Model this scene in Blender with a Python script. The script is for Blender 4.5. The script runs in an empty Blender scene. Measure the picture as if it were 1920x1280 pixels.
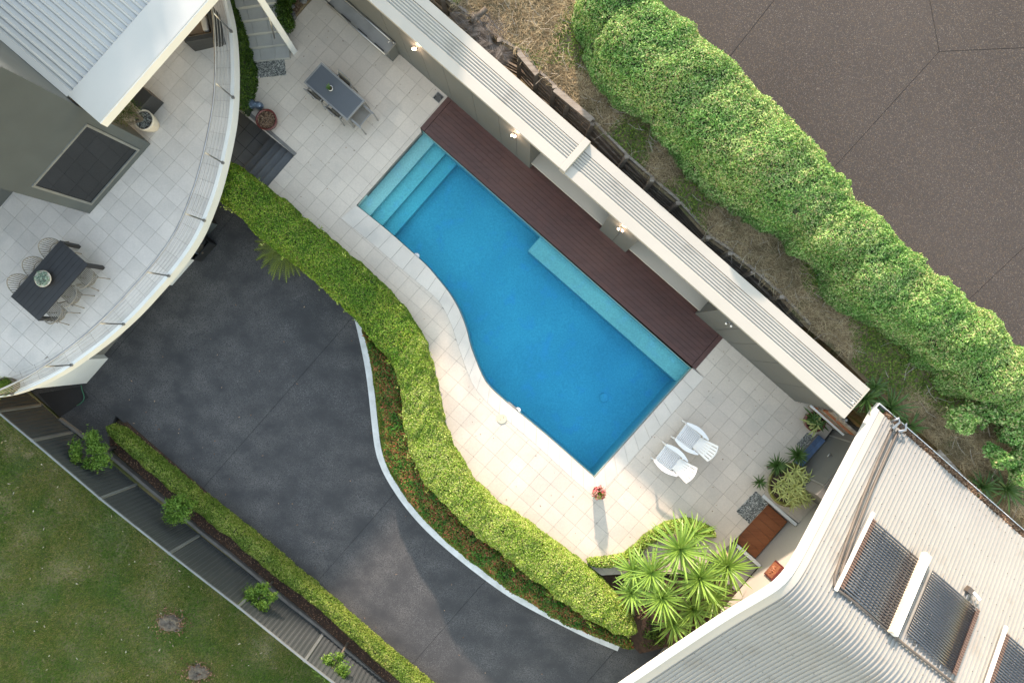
import bpy, math, random
import numpy as np
from mathutils import Vector, Matrix, noise
R = math.radians
rnd = random.Random(7)
rng = np.random.default_rng(7)
S = bpy.context.scene
COL = S.collection

# ------------------------------------------------------------------ camera, sky, sun, exposure
H, F = 21.5, 1280.0            # camera height above the driveway, focal length in photo pixels
CX, CY = 985.0, 634.0
cam = bpy.data.cameras.new('camera'); co = bpy.data.objects.new('camera', cam); COL.objects.link(co)
cam.sensor_width = 36; cam.lens = 24; cam.clip_end = 500
cam.shift_x = (960 - CX) / 1920; cam.shift_y = -(640 - CY) / 1920
co.location = (0, 0, H); co.rotation_euler = (0, 0, 0)
S.camera = co
SUN_EL, SUN_DX, SUN_DY = 21.5, 0.106, -0.994        # direction the shadows fall on the plan
w = bpy.data.worlds.new('World'); S.world = w; w.use_nodes = True
nt = w.node_tree; nt.nodes.clear()
sky = nt.nodes.new('ShaderNodeTexSky'); sky.sky_type = 'NISHITA'; sky.sun_disc = False
sky.sun_elevation = R(SUN_EL); sky.sun_rotation = math.atan2(-SUN_DX, -SUN_DY)
sky.air_density = 2.3; sky.dust_density = 0.5; sky.ozone_density = 1.3
bg = nt.nodes.new('ShaderNodeBackground'); bg.inputs[1].default_value = 0.15
wo = nt.nodes.new('ShaderNodeOutputWorld')
nt.links.new(sky.outputs[0], bg.inputs[0]); nt.links.new(bg.outputs[0], wo.inputs[0])
sl = bpy.data.lights.new('sun', 'SUN'); sl.energy = 2.0; sl.angle = R(1.6); sl.color = (1.0, 0.91, 0.77)
so = bpy.data.objects.new('sun', sl); COL.objects.link(so)
d = Vector((SUN_DX * math.cos(R(SUN_EL)), SUN_DY * math.cos(R(SUN_EL)), -math.sin(R(SUN_EL))))
so.rotation_euler = d.to_track_quat('-Z', 'Y').to_euler(); so.location = (-3, 30, 20)
S.view_settings.view_transform = 'Standard'; S.view_settings.look = 'None'
S.view_settings.gamma = 1; S.view_settings.use_curve_mapping = False
S.view_settings.exposure = 2.2
S.view_settings.use_white_balance = True; S.view_settings.white_balance_temperature = 7350; S.view_settings.white_balance_tint = 22
S.cycles.max_bounces = 6; S.cycles.transparent_max_bounces = 8
S.cycles.use_denoising = True

# ------------------------------------------------------------------ coordinates
T, BZ = 1.3, 2.9               # levels of the pool terrace and of the house terrace
def W(px, py, z): return Vector(((px - CX) * (H - z) / F, -(py - CY) * (H - z) / F, z))
UA, UB = (0.752, -0.659), (-0.659, -0.752)         # the pool's long axis and its cross axis on the plan
def UV(u, v, z=0.0): return Vector((u * UA[0] + v * UB[0], u * UA[1] + v * UB[1], z))
def uv_of(p): return (p[0] * UA[0] + p[1] * UA[1], p[0] * UB[0] + p[1] * UB[1])
ANG = math.atan2(UA[1], UA[0])
def P2(pts, z): return [tuple(W(x, y, z)[:2]) for x, y in pts]
def resample(pts, step=None, n=None):
    pts = [Vector(p) for p in pts]
    d = [0]
    for a, b in zip(pts, pts[1:]): d.append(d[-1] + (b - a).length)
    L = d[-1]; n = n or max(2, int(round(L / step)) + 1); out = []; k = 0
    for i in range(n):
        s = L * i / (n - 1)
        while k < len(d) - 2 and d[k + 1] < s: k += 1
        f = (s - d[k]) / max(1e-9, d[k + 1] - d[k])
        out.append(pts[k].lerp(pts[k + 1], min(1, max(0, f))))
    return out
def smooth_line(pts, it=2):
    pts = [Vector(p) for p in pts]
    for _ in range(it):
        q = [pts[0]]
        for a, b in zip(pts, pts[1:]): q += [a.lerp(b, .25), a.lerp(b, .75)]
        q.append(pts[-1]); pts = q
    return pts
def offset_line(pts, dist):
    out = []
    for i, p in enumerate(pts):
        a = pts[max(0, i - 1)]; b = pts[min(len(pts) - 1, i + 1)]
        t = (Vector(b[:2]) - Vector(a[:2])).normalized()
        q = Vector(p).copy(); q[0] += -t.y * dist; q[1] += t.x * dist; out.append(q)
    return out
def clip_poly(poly, conv):                          # any polygon clipped by a convex one (counter-clockwise)
    out = list(poly)
    for i in range(len(conv)):
        a, b = conv[i], conv[(i + 1) % len(conv)]
        ex, ey = b[0] - a[0], b[1] - a[1]
        ins = lambda p: ex * (p[1] - a[1]) - ey * (p[0] - a[0])
        src, out = out, []
        for k in range(len(src)):
            p, q = src[k], src[(k + 1) % len(src)]
            dp, dq = ins(p), ins(q)
            if dp >= 0: out.append(p)
            if (dp >= 0) != (dq >= 0):
                f = dp / (dp - dq); out.append((p[0] + (q[0] - p[0]) * f, p[1] + (q[1] - p[1]) * f))
        if len(out) < 3: return []
    return out
def area(p): return .5 * sum(p[i][0] * p[(i + 1) % len(p)][1] - p[(i + 1) % len(p)][0] * p[i][1] for i in range(len(p)))
def dedupe(p, e=1e-4):
    o = []
    for q in p:
        if not o or abs(q[0] - o[-1][0]) + abs(q[1] - o[-1][1]) > e: o.append(q)
    if len(o) > 1 and abs(o[0][0] - o[-1][0]) + abs(o[0][1] - o[-1][1]) < e: o.pop()
    return o

# ------------------------------------------------------------------ materials
def mat(name, c, c2=None, sc=3.0, rough=.7, fine=.06, fsc=60., rv=0., metal=0., bump=0., bsc=80., speck=None, spec=.5, emit=None, wave=None, detail=4, stain=None):
    """c/c2 mottled by noise, a fine grain, a per-object random tint, optional specks (scale, colour, share) and grain lines along local axis"""
    m = bpy.data.materials.new(name); m.use_nodes = True; N = m.node_tree.nodes; L = m.node_tree.links
    b = N['Principled BSDF']; b.inputs['Roughness'].default_value = rough; b.inputs['Metallic'].default_value = metal
    b.inputs['Specular IOR Level'].default_value = spec
    geo = N.new('ShaderNodeNewGeometry'); pos = geo.outputs['Position']
    def mix(a, bb, f, t='MIX'):
        x = N.new('ShaderNodeMix'); x.data_type = 'RGBA'; x.blend_type = t
        for s, v in ((0, f), (6, a), (7, bb)):
            if hasattr(v, 'is_linked'): L.new(v, x.inputs[s])
            else: x.inputs[s].default_value = v if s == 0 else (*v, 1) if len(v) == 3 else v
        return x.outputs[2]
    def noi(scale, det=detail, vec=pos):
        x = N.new('ShaderNodeTexNoise'); x.inputs['Scale'].default_value = scale; x.inputs['Detail'].default_value = det
        L.new(vec, x.inputs['Vector']); return x.outputs['Fac']
    def ramp(f, lo, hi):
        x = N.new('ShaderNodeMapRange'); x.inputs[1].default_value = lo; x.inputs[2].default_value = hi
        L.new(f, x.inputs[0]); return x.outputs[0]
    col = mix(c, c2 or tuple(v * .8 for v in c), ramp(noi(sc), .35, .65))
    if stain: col = mix(col, stain[1], ramp(noi(stain[0], 6), stain[2], stain[2] + .15))
    if speck:
        for s_, cc, share in speck:
            vo = N.new('ShaderNodeTexVoronoi'); vo.inputs['Scale'].default_value = s_; L.new(pos, vo.inputs['Vector'])
            sp = N.new('ShaderNodeSeparateColor'); L.new(vo.outputs['Color'], sp.inputs[0])
            col = mix(col, cc, ramp(sp.outputs[0], 1 - share, 1 - share + .02))
    g = N.new('ShaderNodeMapRange'); g.inputs[1].default_value = .25; g.inputs[2].default_value = .75
    g.inputs[3].default_value = 1 - fine; g.inputs[4].default_value = 1 + fine; L.new(noi(fsc, 2), g.inputs[0])
    v = N.new('ShaderNodeVectorMath'); v.operation = 'SCALE'; L.new(col, v.inputs[0]); L.new(g.outputs[0], v.inputs[3]); col = v.outputs[0]
    if rv:
        oi = N.new('ShaderNodeObjectInfo'); g2 = N.new('ShaderNodeMapRange')
        g2.inputs[3].default_value = 1 - rv; g2.inputs[4].default_value = 1 + rv; L.new(oi.outputs['Random'], g2.inputs[0])
        v = N.new('ShaderNodeVectorMath'); v.operation = 'SCALE'; L.new(col, v.inputs[0]); L.new(g2.outputs[0], v.inputs[3]); col = v.outputs[0]
    if wave:                                         # long grain: noise stretched along a plan direction
        mp = N.new('ShaderNodeMapping'); mp.vector_type = 'POINT'; mp.inputs['Rotation'].default_value = (0, 0, -wave[0])
        mp.inputs['Scale'].default_value = (1.2, wave[1], wave[1]); L.new(pos, mp.inputs[0])
        f = ramp(noi(1.0, 5, mp.outputs[0]), .3, .7); col = mix(col, wave[2], f)
    L.new(col, b.inputs['Base Color'])
    if bump:
        bu = N.new('ShaderNodeBump'); bu.inputs['Strength'].default_value = bump; bu.inputs['Distance'].default_value = .01
        L.new(noi(bsc, 3), bu.inputs['Height']); L.new(bu.outputs[0], b.inputs['Normal'])
    if emit:
        b.inputs['Emission Color'].default_value = (*emit[0], 1); b.inputs['Emission Strength'].default_value = emit[1]
    return m
def leaf_mat(name, cols, patch=None, psc=1.5, rough=.55, trans=.25):
    """every leaf (mesh island) takes its own colour from cols; patch = a second tone in large noise patches"""
    m = bpy.data.materials.new(name); m.use_nodes = True; N = m.node_tree.nodes; L = m.node_tree.links
    b = N['Principled BSDF']; b.inputs['Roughness'].default_value = rough; b.inputs['Specular IOR Level'].default_value = .3
    geo = N.new('ShaderNodeNewGeometry'); r = N.new('ShaderNodeValToRGB')
    L.new(geo.outputs['Random Per Island'], r.inputs[0])
    e = r.color_ramp.elements
    while len(e) < len(cols): e.new(.5)
    for i, c in enumerate(cols): e[i].position = i / max(1, len(cols) - 1); e[i].color = (*c, 1)
    col = r.outputs[0]
    if patch:
        n = N.new('ShaderNodeTexNoise'); n.inputs['Scale'].default_value = psc; L.new(geo.outputs['Position'], n.inputs['Vector'])
        mr = N.new('ShaderNodeMapRange'); mr.inputs[1].default_value = .42; mr.inputs[2].default_value = .62; L.new(n.outputs[0], mr.inputs[0])
        x = N.new('ShaderNodeMix'); x.data_type = 'RGBA'; x.blend_type = 'MULTIPLY'; L.new(mr.outputs[0], x.inputs[0]); L.new(col, x.inputs[6])
        x.inputs[7].default_value = (*patch, 1); col = x.outputs[2]
    L.new(col, b.inputs['Base Color'])
    tr = N.new('ShaderNodeBsdfTranslucent'); L.new(col, tr.inputs[0]); ms = N.new('ShaderNodeMixShader'); ms.inputs[0].default_value = trans
    L.new(b.outputs[0], ms.inputs[1]); L.new(tr.outputs[0], ms.inputs[2]); L.new(ms.outputs[0], N['Material Output'].inputs[0])
    return m
M = {}
M['tile'] = mat('terrace tile', (.52, .455, .385), (.475, .415, .355), sc=1.3, rough=.6, fine=.06, fsc=25, rv=.06, bump=.08, stain=(.7, (.43, .385, .335), .56))
M['btile'] = mat('house terrace tile', (.48, .455, .44), (.43, .41, .40), sc=1.6, rough=.55, fine=.06, fsc=25, rv=.06, bump=.05, stain=(.8, (.37, .365, .36), .56))
M['coping'] = mat('coping stone', (.53, .485, .43), (.49, .45, .40), sc=2, rough=.6, rv=.04, stain=(1.1, (.44, .41, .37), .55))
M['grout'] = mat('grout', (.24, .21, .185), rough=.9)
M['deck'] = mat('deck timber', (.072, .025, .017), (.050, .018, .013), sc=3, rough=.5, rv=.22, wave=(ANG, 22, (.078, .034, .029)))
M['dark'] = mat('dark void', (.02, .02, .02), rough=.9)
M['plaster'] = mat('pool plaster', (.44, .56, .49), (.36, .48, .44), sc=.55, rough=.6, fine=.16, fsc=22, stain=(2.2, (.38, .50, .52), .56))
M['cream'] = mat('cream painted metal', (.335, .318, .288), (.315, .30, .272), sc=.8, rough=.45, fine=.02)
M['creamrib'] = mat('cream ribbed sheet', (.235, .24, .238), (.215, .22, .218), sc=.8, rough=.5, fine=.04, stain=(1.4, (.20, .198, .19), .56))
M['shedrib'] = mat('pale ribbed shed sheet', (.33, .32, .295), (.31, .30, .28), sc=.8, rough=.5, fine=.04, stain=(1.6, (.26, .25, .23), .56))
M['white'] = mat('white paint', (.62, .64, .65), (.58, .60, .61), sc=2, rough=.45, fine=.02)
M['whitewall'] = mat('white render', (.60, .62, .63), (.56, .58, .59), sc=2, rough=.8)
M['kerb'] = mat('white painted kerb', (.66, .67, .67), (.52, .53, .52), sc=3, rough=.8, fine=.08)
M['roofgrey'] = mat('pale house roof sheet', (.33, .345, .35), (.31, .325, .33), sc=.7, rough=.4, fine=.03)
M['cladding'] = mat('grey green cladding', (.058, .074, .084), (.052, .066, .075), sc=2, rough=.6, fine=.03)
M['shedwall'] = mat('grey shed cladding', (.098, .104, .102), (.088, .094, .092), sc=1, rough=.6, fine=.03)
M['beige'] = mat('beige render', (.40, .365, .32), (.37, .34, .30), sc=1, rough=.8)
M['greyrender'] = mat('grey render', (.13, .128, .125), (.115, .112, .108), sc=2, rough=.8)
M['asphalt'] = mat('exposed aggregate concrete', (.052, .052, .054), (.090, .085, .082), sc=.22, rough=.85, fine=.25, fsc=70, wave=(ANG - .25, 1.6, (.030, .031, .034)), speck=((75, (.12, .12, .122), .14), (60, (.025, .026, .03), .2)), detail=5, stain=(.35, (.045, .046, .049), .52))
M['roadagg'] = mat('brown exposed aggregate', (.022, .0165, .0165), (.038, .030, .029), sc=.22, rough=.85, fine=.25, fsc=60, speck=((70, (.10, .085, .08), .10), (64, (.07, .048, .03), .12), (60, (.02, .019, .02), .25)), detail=5)
M['joint'] = mat('dark joint', (.02, .02, .022), rough=.9)
M['soil'] = mat('mulch soil', (.055, .03, .02), (.03, .018, .012), sc=9, rough=.95, fine=.4, fsc=50, bump=.6)
M['lawn'] = mat('lawn soil and thatch', (.050, .072, .016), (.15, .12, .055), sc=.9, rough=.95, fine=.35, fsc=40, stain=(1.3, (.19, .15, .085), .58), bump=.4)
M['bank'] = mat('bank soil', (.21, .15, .10), (.15, .125, .06), sc=1.2, rough=.95, fine=.4, fsc=30, stain=(1.7, (.06, .085, .025), .55), bump=.6)
M['steel'] = mat('brushed steel', (.36, .37, .39), rough=.38, metal=.9, fine=.02)
M['black'] = mat('black powder coat', (.012, .013, .016), (.016, .018, .022), rough=.5)
M['fence'] = mat('charcoal fence sheet', (.058, .066, .070), (.050, .058, .062), sc=1.2, rough=.5, fine=.04)
M['fencerail'] = mat('grey fence rail', (.15, .165, .172), rough=.5)
M['sleeper'] = mat('weathered sleeper', (.21, .165, .13), (.13, .105, .085), sc=4, rough=.9, rv=.25, wave=(ANG, 18, (.32, .28, .24)))
M['concrete'] = mat('concrete edging', (.16, .155, .145), (.12, .115, .11), sc=4, rough=.9, fine=.15)
M['glass'] = mat('dark reflective glass', (.008, .010, .013), rough=.04, spec=.45, fine=0)
M['greytop'] = mat('grey slate table top', (.065, .075, .088), (.06, .07, .08), rough=.45)
M['greyframe'] = mat('grey aluminium', (.20, .20, .195), rough=.45)
M['terracotta'] = mat('glazed red pot', (.12, .022, .018), (.09, .02, .018), rough=.3)
M['bluestone'] = mat('blue glazed stone', (.10, .15, .21), (.035, .05, .08), sc=9, rough=.35, stain=(14, (.35, .42, .5), .56))
M['pebblebase'] = mat('pebble bed', (.05, .05, .052), rough=.9)
M['darktile'] = mat('charcoal tile', (.11, .118, .122), (.085, .092, .098), sc=2, rough=.6, rv=.12)
M['stairtile'] = mat('grey stair tile', (.33, .335, .325), (.29, .295, .29), sc=2, rough=.6, rv=.06)
M['merbau'] = mat('red brown timber floor', (.30, .088, .030), (.21, .06, .022), sc=2, rough=.4, wave=(ANG, 14, (.34, .11, .04)), rv=.15)
M['copper'] = mat('copper relief', (.36, .14, .07), (.22, .08, .045), sc=14, rough=.45, metal=.3)
M['bluetile'] = mat('blue glass tile', (.075, .13, .23), (.06, .10, .18), sc=8, rough=.15, rv=.2)
M['tube'] = mat('evacuated glass tube', (.020, .030, .045), rough=.12, spec=.9, fine=0)
M['tubecap'] = mat('brown tube cap', (.12, .075, .06), rough=.6)
M['insul'] = mat('grey pipe lagging', (.09, .075, .065), (.06, .05, .045), rough=.6)
M['offwhite'] = mat('white plastic', (.62, .63, .64), (.60, .61, .62), rough=.35, fine=.01)
M['wicker'] = mat('dark wicker', (.022, .026, .032), (.015, .018, .022), sc=30, rough=.6, fine=.3, fsc=90)
M['cushion'] = mat('tan cushion', (.22, .16, .11), rough=.9)
M['linen'] = mat('pale cushion', (.55, .48, .41), rough=.9)
M['rope'] = mat('taupe rope weave', (.19, .175, .155), (.16, .15, .13), rough=.7)
M['trunk'] = mat('grey bark', (.12, .10, .08), (.07, .058, .046), sc=12, rough=.9)
M['palepot'] = mat('cream glazed pot', (.50, .46, .40), rough=.4)
M['greenpot'] = mat('olive glazed pot', (.17, .17, .04), (.10, .09, .03), sc=5, rough=.3)
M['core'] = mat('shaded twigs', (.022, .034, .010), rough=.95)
M['bulb'] = mat('lit lamp bulb', (.9, .8, .7), emit=((1.0, .72, .48), 6))
M['bulboff'] = mat('unlit lamp bulb', (.75, .76, .78), rough=.3)
M['hose'] = mat('green garden hose', (.02, .16, .09), rough=.4)
M['skim'] = mat('skimmer lid plastic', (.50, .44, .33), rough=.5)
M['leaf_hedge'] = leaf_mat('hedge leaves', [(.03, .09, .008), (.08, .20, .012), (.17, .32, .02), (.32, .42, .06), (.16, .12, .05)], patch=(.62, .8, .7), psc=1.3)
M['leaf_hedge2'] = leaf_mat('yellow and sunlit hedge leaves', [(.07, .16, .010), (.18, .32, .025), (.32, .45, .06), (.52, .58, .20), (.24, .19, .07)], patch=(.7, .8, .6), psc=1.6)  # pale edging hedge's own colour; also paints sunlight onto the clipped hedge's second half
M['leaf_low'] = leaf_mat('low hedge leaves', [(.06, .12, .012), (.13, .21, .02), (.23, .31, .05), (.36, .35, .12)], patch=(.6, .75, .6), psc=1.5)
M['leaf_big'] = leaf_mat('cypress leaves', [(.035, .11, .02), (.11, .28, .055), (.24, .44, .12), (.42, .58, .24), (.50, .36, .22)], patch=(.62, .82, .66), psc=.9)
M['leaf_red'] = leaf_mat('red tipped leaves', [(.04, .09, .02), (.09, .19, .03), (.17, .28, .05), (.30, .06, .03), (.60, .20, .11)], patch=(.35, .9, .5), psc=2.5)
M['leaf_cover'] = leaf_mat('moss green cover', [(.09, .14, .015), (.19, .24, .03), (.28, .30, .05)], patch=(.7, .8, .6), psc=3)
M['leaf_top'] = leaf_mat('topiary leaves', [(.05, .12, .015), (.12, .23, .03), (.20, .32, .06)], patch=(.6, .75, .6), psc=4)
M['leaf_dark'] = leaf_mat('dark ivy leaves', [(.015, .045, .006), (.035, .085, .008), (.07, .13, .012)], patch=(.6, .75, .6), psc=3)
M['leaf_yucca'] = leaf_mat('yucca blades', [(.05, .13, .015), (.11, .23, .03), (.22, .36, .07), (.50, .56, .26)], rough=.35, trans=.2)
M['leaf_yucca2'] = leaf_mat('deep green blades', [(.03, .08, .02), (.05, .11, .025), (.08, .15, .04)], rough=.4, trans=.2)
M['leaf_varieg'] = leaf_mat('variegated blades', [(.12, .20, .03), (.34, .40, .12), (.62, .58, .34)], rough=.4, trans=.2)
M['leaf_cycad'] = leaf_mat('cycad fronds', [(.10, .15, .02), (.17, .22, .035), (.22, .26, .06)], rough=.4)
M['leaf_dry'] = leaf_mat('dry straw', [(.20, .14, .08), (.44, .33, .19), (.70, .58, .38)], patch=(.6, .6, .6), psc=1.2, rough=.8)
M['leaf_grey'] = leaf_mat('dead grey fronds', [(.05, .042, .036), (.12, .105, .095), (.24, .22, .21)], rough=.8)
M['leaf_lawn'] = leaf_mat('lawn blades', [(.035, .085, .006), (.08, .15, .012), (.16, .19, .035), (.36, .29, .11)], patch=(.5, .85, .45), psc=.8, rough=.7)
M['leaf_weed'] = leaf_mat('bank weeds', [(.05, .11, .015), (.11, .21, .03), (.26, .32, .06)], rough=.6)
M['litter'] = leaf_mat('leaf litter', [(.10, .05, .03), (.22, .13, .08), (.36, .26, .18)], rough=.8)
M['leaf_flower'] = leaf_mat('pink red petals', [(.50, .03, .05), (.65, .16, .16), (.75, .40, .38), (.10, .18, .03)], rough=.6)
M['chip'] = leaf_mat('bark chips', [(.06, .028, .018), (.17, .08, .045), (.36, .22, .14)], rough=.9, trans=0)
M['pebble'] = leaf_mat('pebbles', [(.03, .035, .038), (.10, .11, .105), (.22, .23, .22), (.48, .48, .45)], rough=.5, trans=0)
M['succulent'] = leaf_mat('pale succulents', [(.10, .17, .13), (.22, .32, .26), (.40, .50, .42)], rough=.5, trans=.1)

# ------------------------------------------------------------------ objects
def tag(o, label=None, cat=None, group=None, kind=None):
    if label: o['label'] = label
    if cat: o['category'] = cat
    if group: o['group'] = group
    if kind: o['kind'] = kind
    return o
def empty(name, loc, label=None, cat=None, group=None, kind=None):
    e = bpy.data.objects.new(name, None); e.location = loc; e.empty_display_size = .2; COL.objects.link(e)
    return tag(e, label, cat, group, kind)
def attach(o, parent):
    if parent is not None:
        o.parent = parent
        o.matrix_parent_inverse = Matrix.Translation(parent.location).inverted()   # everything is modelled in world coordinates
def link(name, me, m, parent=None, smooth=False, local=False):
    o = bpy.data.objects.new(name, me); COL.objects.link(o)
    if m is not None and not me.materials: me.materials.append(m)
    if smooth: me.polygons.foreach_set('use_smooth', [True] * len(me.polygons))
    if parent is not None:
        if local or parent.type == 'MESH': o.parent = parent
        else: attach(o, parent)
    return o
class MB:
    def __init__(s): s.v = []; s.f = []
    def add(s, vs, fs):
        n = len(s.v); s.v += [tuple(x) for x in vs]; s.f += [tuple(i + n for i in f) for f in fs]; return s
    def box(s, c, size, rot=0.0, tilt=None):
        a, b, h = size[0] / 2, size[1] / 2, size[2] / 2
        m = Matrix.Rotation(rot, 3, 'Z')
        if tilt is not None: m = m @ tilt
        vs = [Vector(c) + m @ Vector((x * a, y * b, z * h)) for z in (-1, 1) for x, y in ((-1, -1), (1, -1), (1, 1), (-1, 1))]
        return s.add(vs, [(3, 2, 1, 0), (4, 5, 6, 7), (0, 1, 5, 4), (1, 2, 6, 5), (2, 3, 7, 6), (3, 0, 4, 7)])
    def beam(s, p, q, wd, ht, up=(0, 0, 1)):
        p, q = Vector(p), Vector(q); t = (q - p).normalized(); up = Vector(up)
        if abs(t.dot(up)) > .98: up = Vector((1, 0, 0))
        sd = t.cross(up).normalized(); n = sd.cross(t)
        vs = [o + sd * (x * wd / 2) + n * (y * ht / 2) for o in (p, q) for x, y in ((-1, -1), (1, -1), (1, 1), (-1, 1))]
        return s.add(vs, [(3, 2, 1, 0), (4, 5, 6, 7), (0, 1, 5, 4), (1, 2, 6, 5), (2, 3, 7, 6), (3, 0, 4, 7)])
    def tube(s, pts, r, n=8, r2=None, cap=True):
        pts = [Vector(p) for p in pts]; k = len(pts); vs = []; fs = []
        for i, p in enumerate(pts):
            t = (pts[min(k - 1, i + 1)] - pts[max(0, i - 1)]).normalized()
            up = Vector((0, 0, 1)) if abs(t.z) < .95 else Vector((1, 0, 0))
            a = t.cross(up).normalized(); b = a.cross(t); rr = r if r2 is None else r + (r2 - r) * i / (k - 1)
            for j in range(n):
                an = 2 * math.pi * j / n; vs.append(p + (a * math.cos(an) + b * math.sin(an)) * rr)
        for i in range(k - 1):
            for j in range(n): fs.append((i * n + j, i * n + (j + 1) % n, (i + 1) * n + (j + 1) % n, (i + 1) * n + j))
        if cap: fs += [tuple(range(n))[::-1], tuple((k - 1) * n + j for j in range(n))]
        return s.add(vs, fs)
    def prism(s, poly, z0, z1):
        p = dedupe(poly)
        if len(p) < 3: return s
        if area(p) < 0: p = p[::-1]
        n = len(p)
        return s.add([(x, y, z0) for x, y in p] + [(x, y, z1) for x, y in p],
                     [tuple(range(n, 2 * n)), tuple(range(n))[::-1]] + [(i, (i + 1) % n, n + (i + 1) % n, n + i) for i in range(n)])
    def lathe(s, prof, c, n=20, cap=True):
        vs = []; fs = []; c = Vector(c)
        for r, z in prof:
            for j in range(n): a = 2 * math.pi * j / n; vs.append(c + Vector((r * math.cos(a), r * math.sin(a), z)))
        for i in range(len(prof) - 1):
            for j in range(n): fs.append((i * n + j, i * n + (j + 1) % n, (i + 1) * n + (j + 1) % n, (i + 1) * n + j))
        if cap: fs += [tuple(range(n))[::-1], tuple((len(prof) - 1) * n + j for j in range(n))]
        return s.add(vs, fs)
    def wallstrip(s, line, z0, z1):
        k = len(line); return s.add([(p[0], p[1], z0) for p in line] + [(p[0], p[1], z1) for p in line], [(i, i + 1, k + i + 1, k + i) for i in range(k - 1)])
    def mesh(s, name):
        me = bpy.data.meshes.new(name); me.from_pydata(s.v, [], s.f); me.update(); return me
    def build(s, name, m, parent=None, smooth=False, bevel=0, local=False):
        o = link(name, s.mesh(name), m, parent, smooth, local)
        if bevel: b = o.modifiers.new('b', 'BEVEL'); b.width = bevel; b.segments = 2; b.limit_method = 'ANGLE'
        return o
def structure(o): o['kind'] = 'structure'; return o
def np_mesh(name, V, nper, m, parent=None, kind=None):
    """V: (faces, nper, 3) separate polygons of nper corners"""
    nf = len(V); me = bpy.data.meshes.new(name)
    me.vertices.add(nf * nper); me.vertices.foreach_set('co', np.ascontiguousarray(V, dtype=np.float32).ravel())
    me.loops.add(nf * nper); me.loops.foreach_set('vertex_index', np.arange(nf * nper, dtype=np.int32))
    me.polygons.add(nf); me.polygons.foreach_set('loop_start', np.arange(0, nf * nper, nper, dtype=np.int32))
    me.update(calc_edges=True)
    o = link(name, me, m, parent)
    if kind: o['kind'] = kind
    return o
def norm(a): return a / np.maximum(1e-9, np.linalg.norm(a, axis=1, keepdims=True))
def leaf_quads(P, N, L, Wd, jit=.8, fold=.18, up=0.0):
    n = len(P); N = norm(N + rng.normal(0, jit, (n, 3)) + np.array([0, 0, up])); t = norm(np.cross(N, rng.normal(0, 1, (n, 3)))); b = np.cross(N, t)
    l = L * rng.uniform(.5, 1.45, (n, 1)); wd = Wd * rng.uniform(.6, 1.35, (n, 1)); f = N * wd * fold
    return np.stack([P - t * l / 2, P + b * wd / 2 + f, P + t * l / 2, P - b * wd / 2 + f], 1)
def blades(P, Hh, wd, lean=.6):
    n = len(P); d = norm(np.c_[rng.normal(0, 1, (n, 2)), np.zeros(n)]); s = np.c_[-d[:, 1], d[:, 0], np.zeros(n)]
    h = Hh * rng.uniform(.5, 1.3, (n, 1)); l = lean * rng.uniform(.3, 1.5, (n, 1)); w2 = wd * rng.uniform(.6, 1.3, (n, 1))
    tip = P + d * h * l + np.array([0, 0, 1]) * h
    return np.stack([P - s * w2 / 2, P + s * w2 / 2, tip], 1)
def in_poly(P, poly):
    x, y = P[:, 0], P[:, 1]; ins = np.zeros(len(P), bool); n = len(poly)
    for i in range(n):
        x1, y1 = poly[i][:2]; x2, y2 = poly[(i + 1) % n][:2]
        c = ((y1 > y) != (y2 > y)) & (x < (x2 - x1) * (y - y1) / ((y2 - y1) if y2 != y1 else 1e-12) + x1); ins ^= c
    return ins
def scatter(poly, n):
    q = np.array([p[:2] for p in poly]); lo, hi = q.min(0), q.max(0)
    P = rng.uniform(lo, hi, (int(n * 2.5), 2)); P = P[in_poly(P, poly)][:n]; return P
def nz(x, y, z, s): return noise.noise(Vector((x, y, z)) * s)

# hedge: sections of (outer point, inner point, base z, top z)
def hedge_surface(outer, inner, zb, zt, ns=60, nt_=14, ea=.45, eb=.35, bumps=.06, bs=2.5, shrink=0.0, fineb=0.0, taper=(1, 1)):
    o = resample([Vector((*p[:2], 0)) for p in outer], n=ns); i_ = resample([Vector((*p[:2], 0)) for p in inner], n=ns)
    G = np.zeros((ns, nt_, 3))
    for a in range(ns):
        f = a / (ns - 1); b0 = zb(f) if callable(zb) else zb; t0 = zt(f) if callable(zt) else zt
        c = (o[a] + i_[a]) / 2; hw = (o[a] - i_[a]) / 2; hl = max(.05, hw.length); endf = min(1, min(f if taper[0] else 1, 1 - f if taper[1] else 1) * ns / 3 + .55)
        for k in range(nt_):
            th = math.pi * k / (nt_ - 1); cs, sn = math.cos(th), math.sin(th)
            r = math.copysign(abs(cs) ** ea, cs); h = sn ** eb if sn > 0 else 0
            p = c + hw * (r * (1 - shrink / hl) * endf); z = b0 + (t0 - shrink - b0) * h * (.75 + .25 * endf)
            e = bumps * nz(p.x, p.y, z, bs) + bumps * .5 * nz(p.x, p.y, z + 9, bs * 2.7) + fineb * nz(p.x, p.y, z + 4, 9.0)
            nrm = (hw.normalized() * cs + Vector((0, 0, 1)) * sn)
            G[a, k] = (p.x + nrm.x * e, p.y + nrm.y * e, z + nrm.z * e)
    return G
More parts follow.
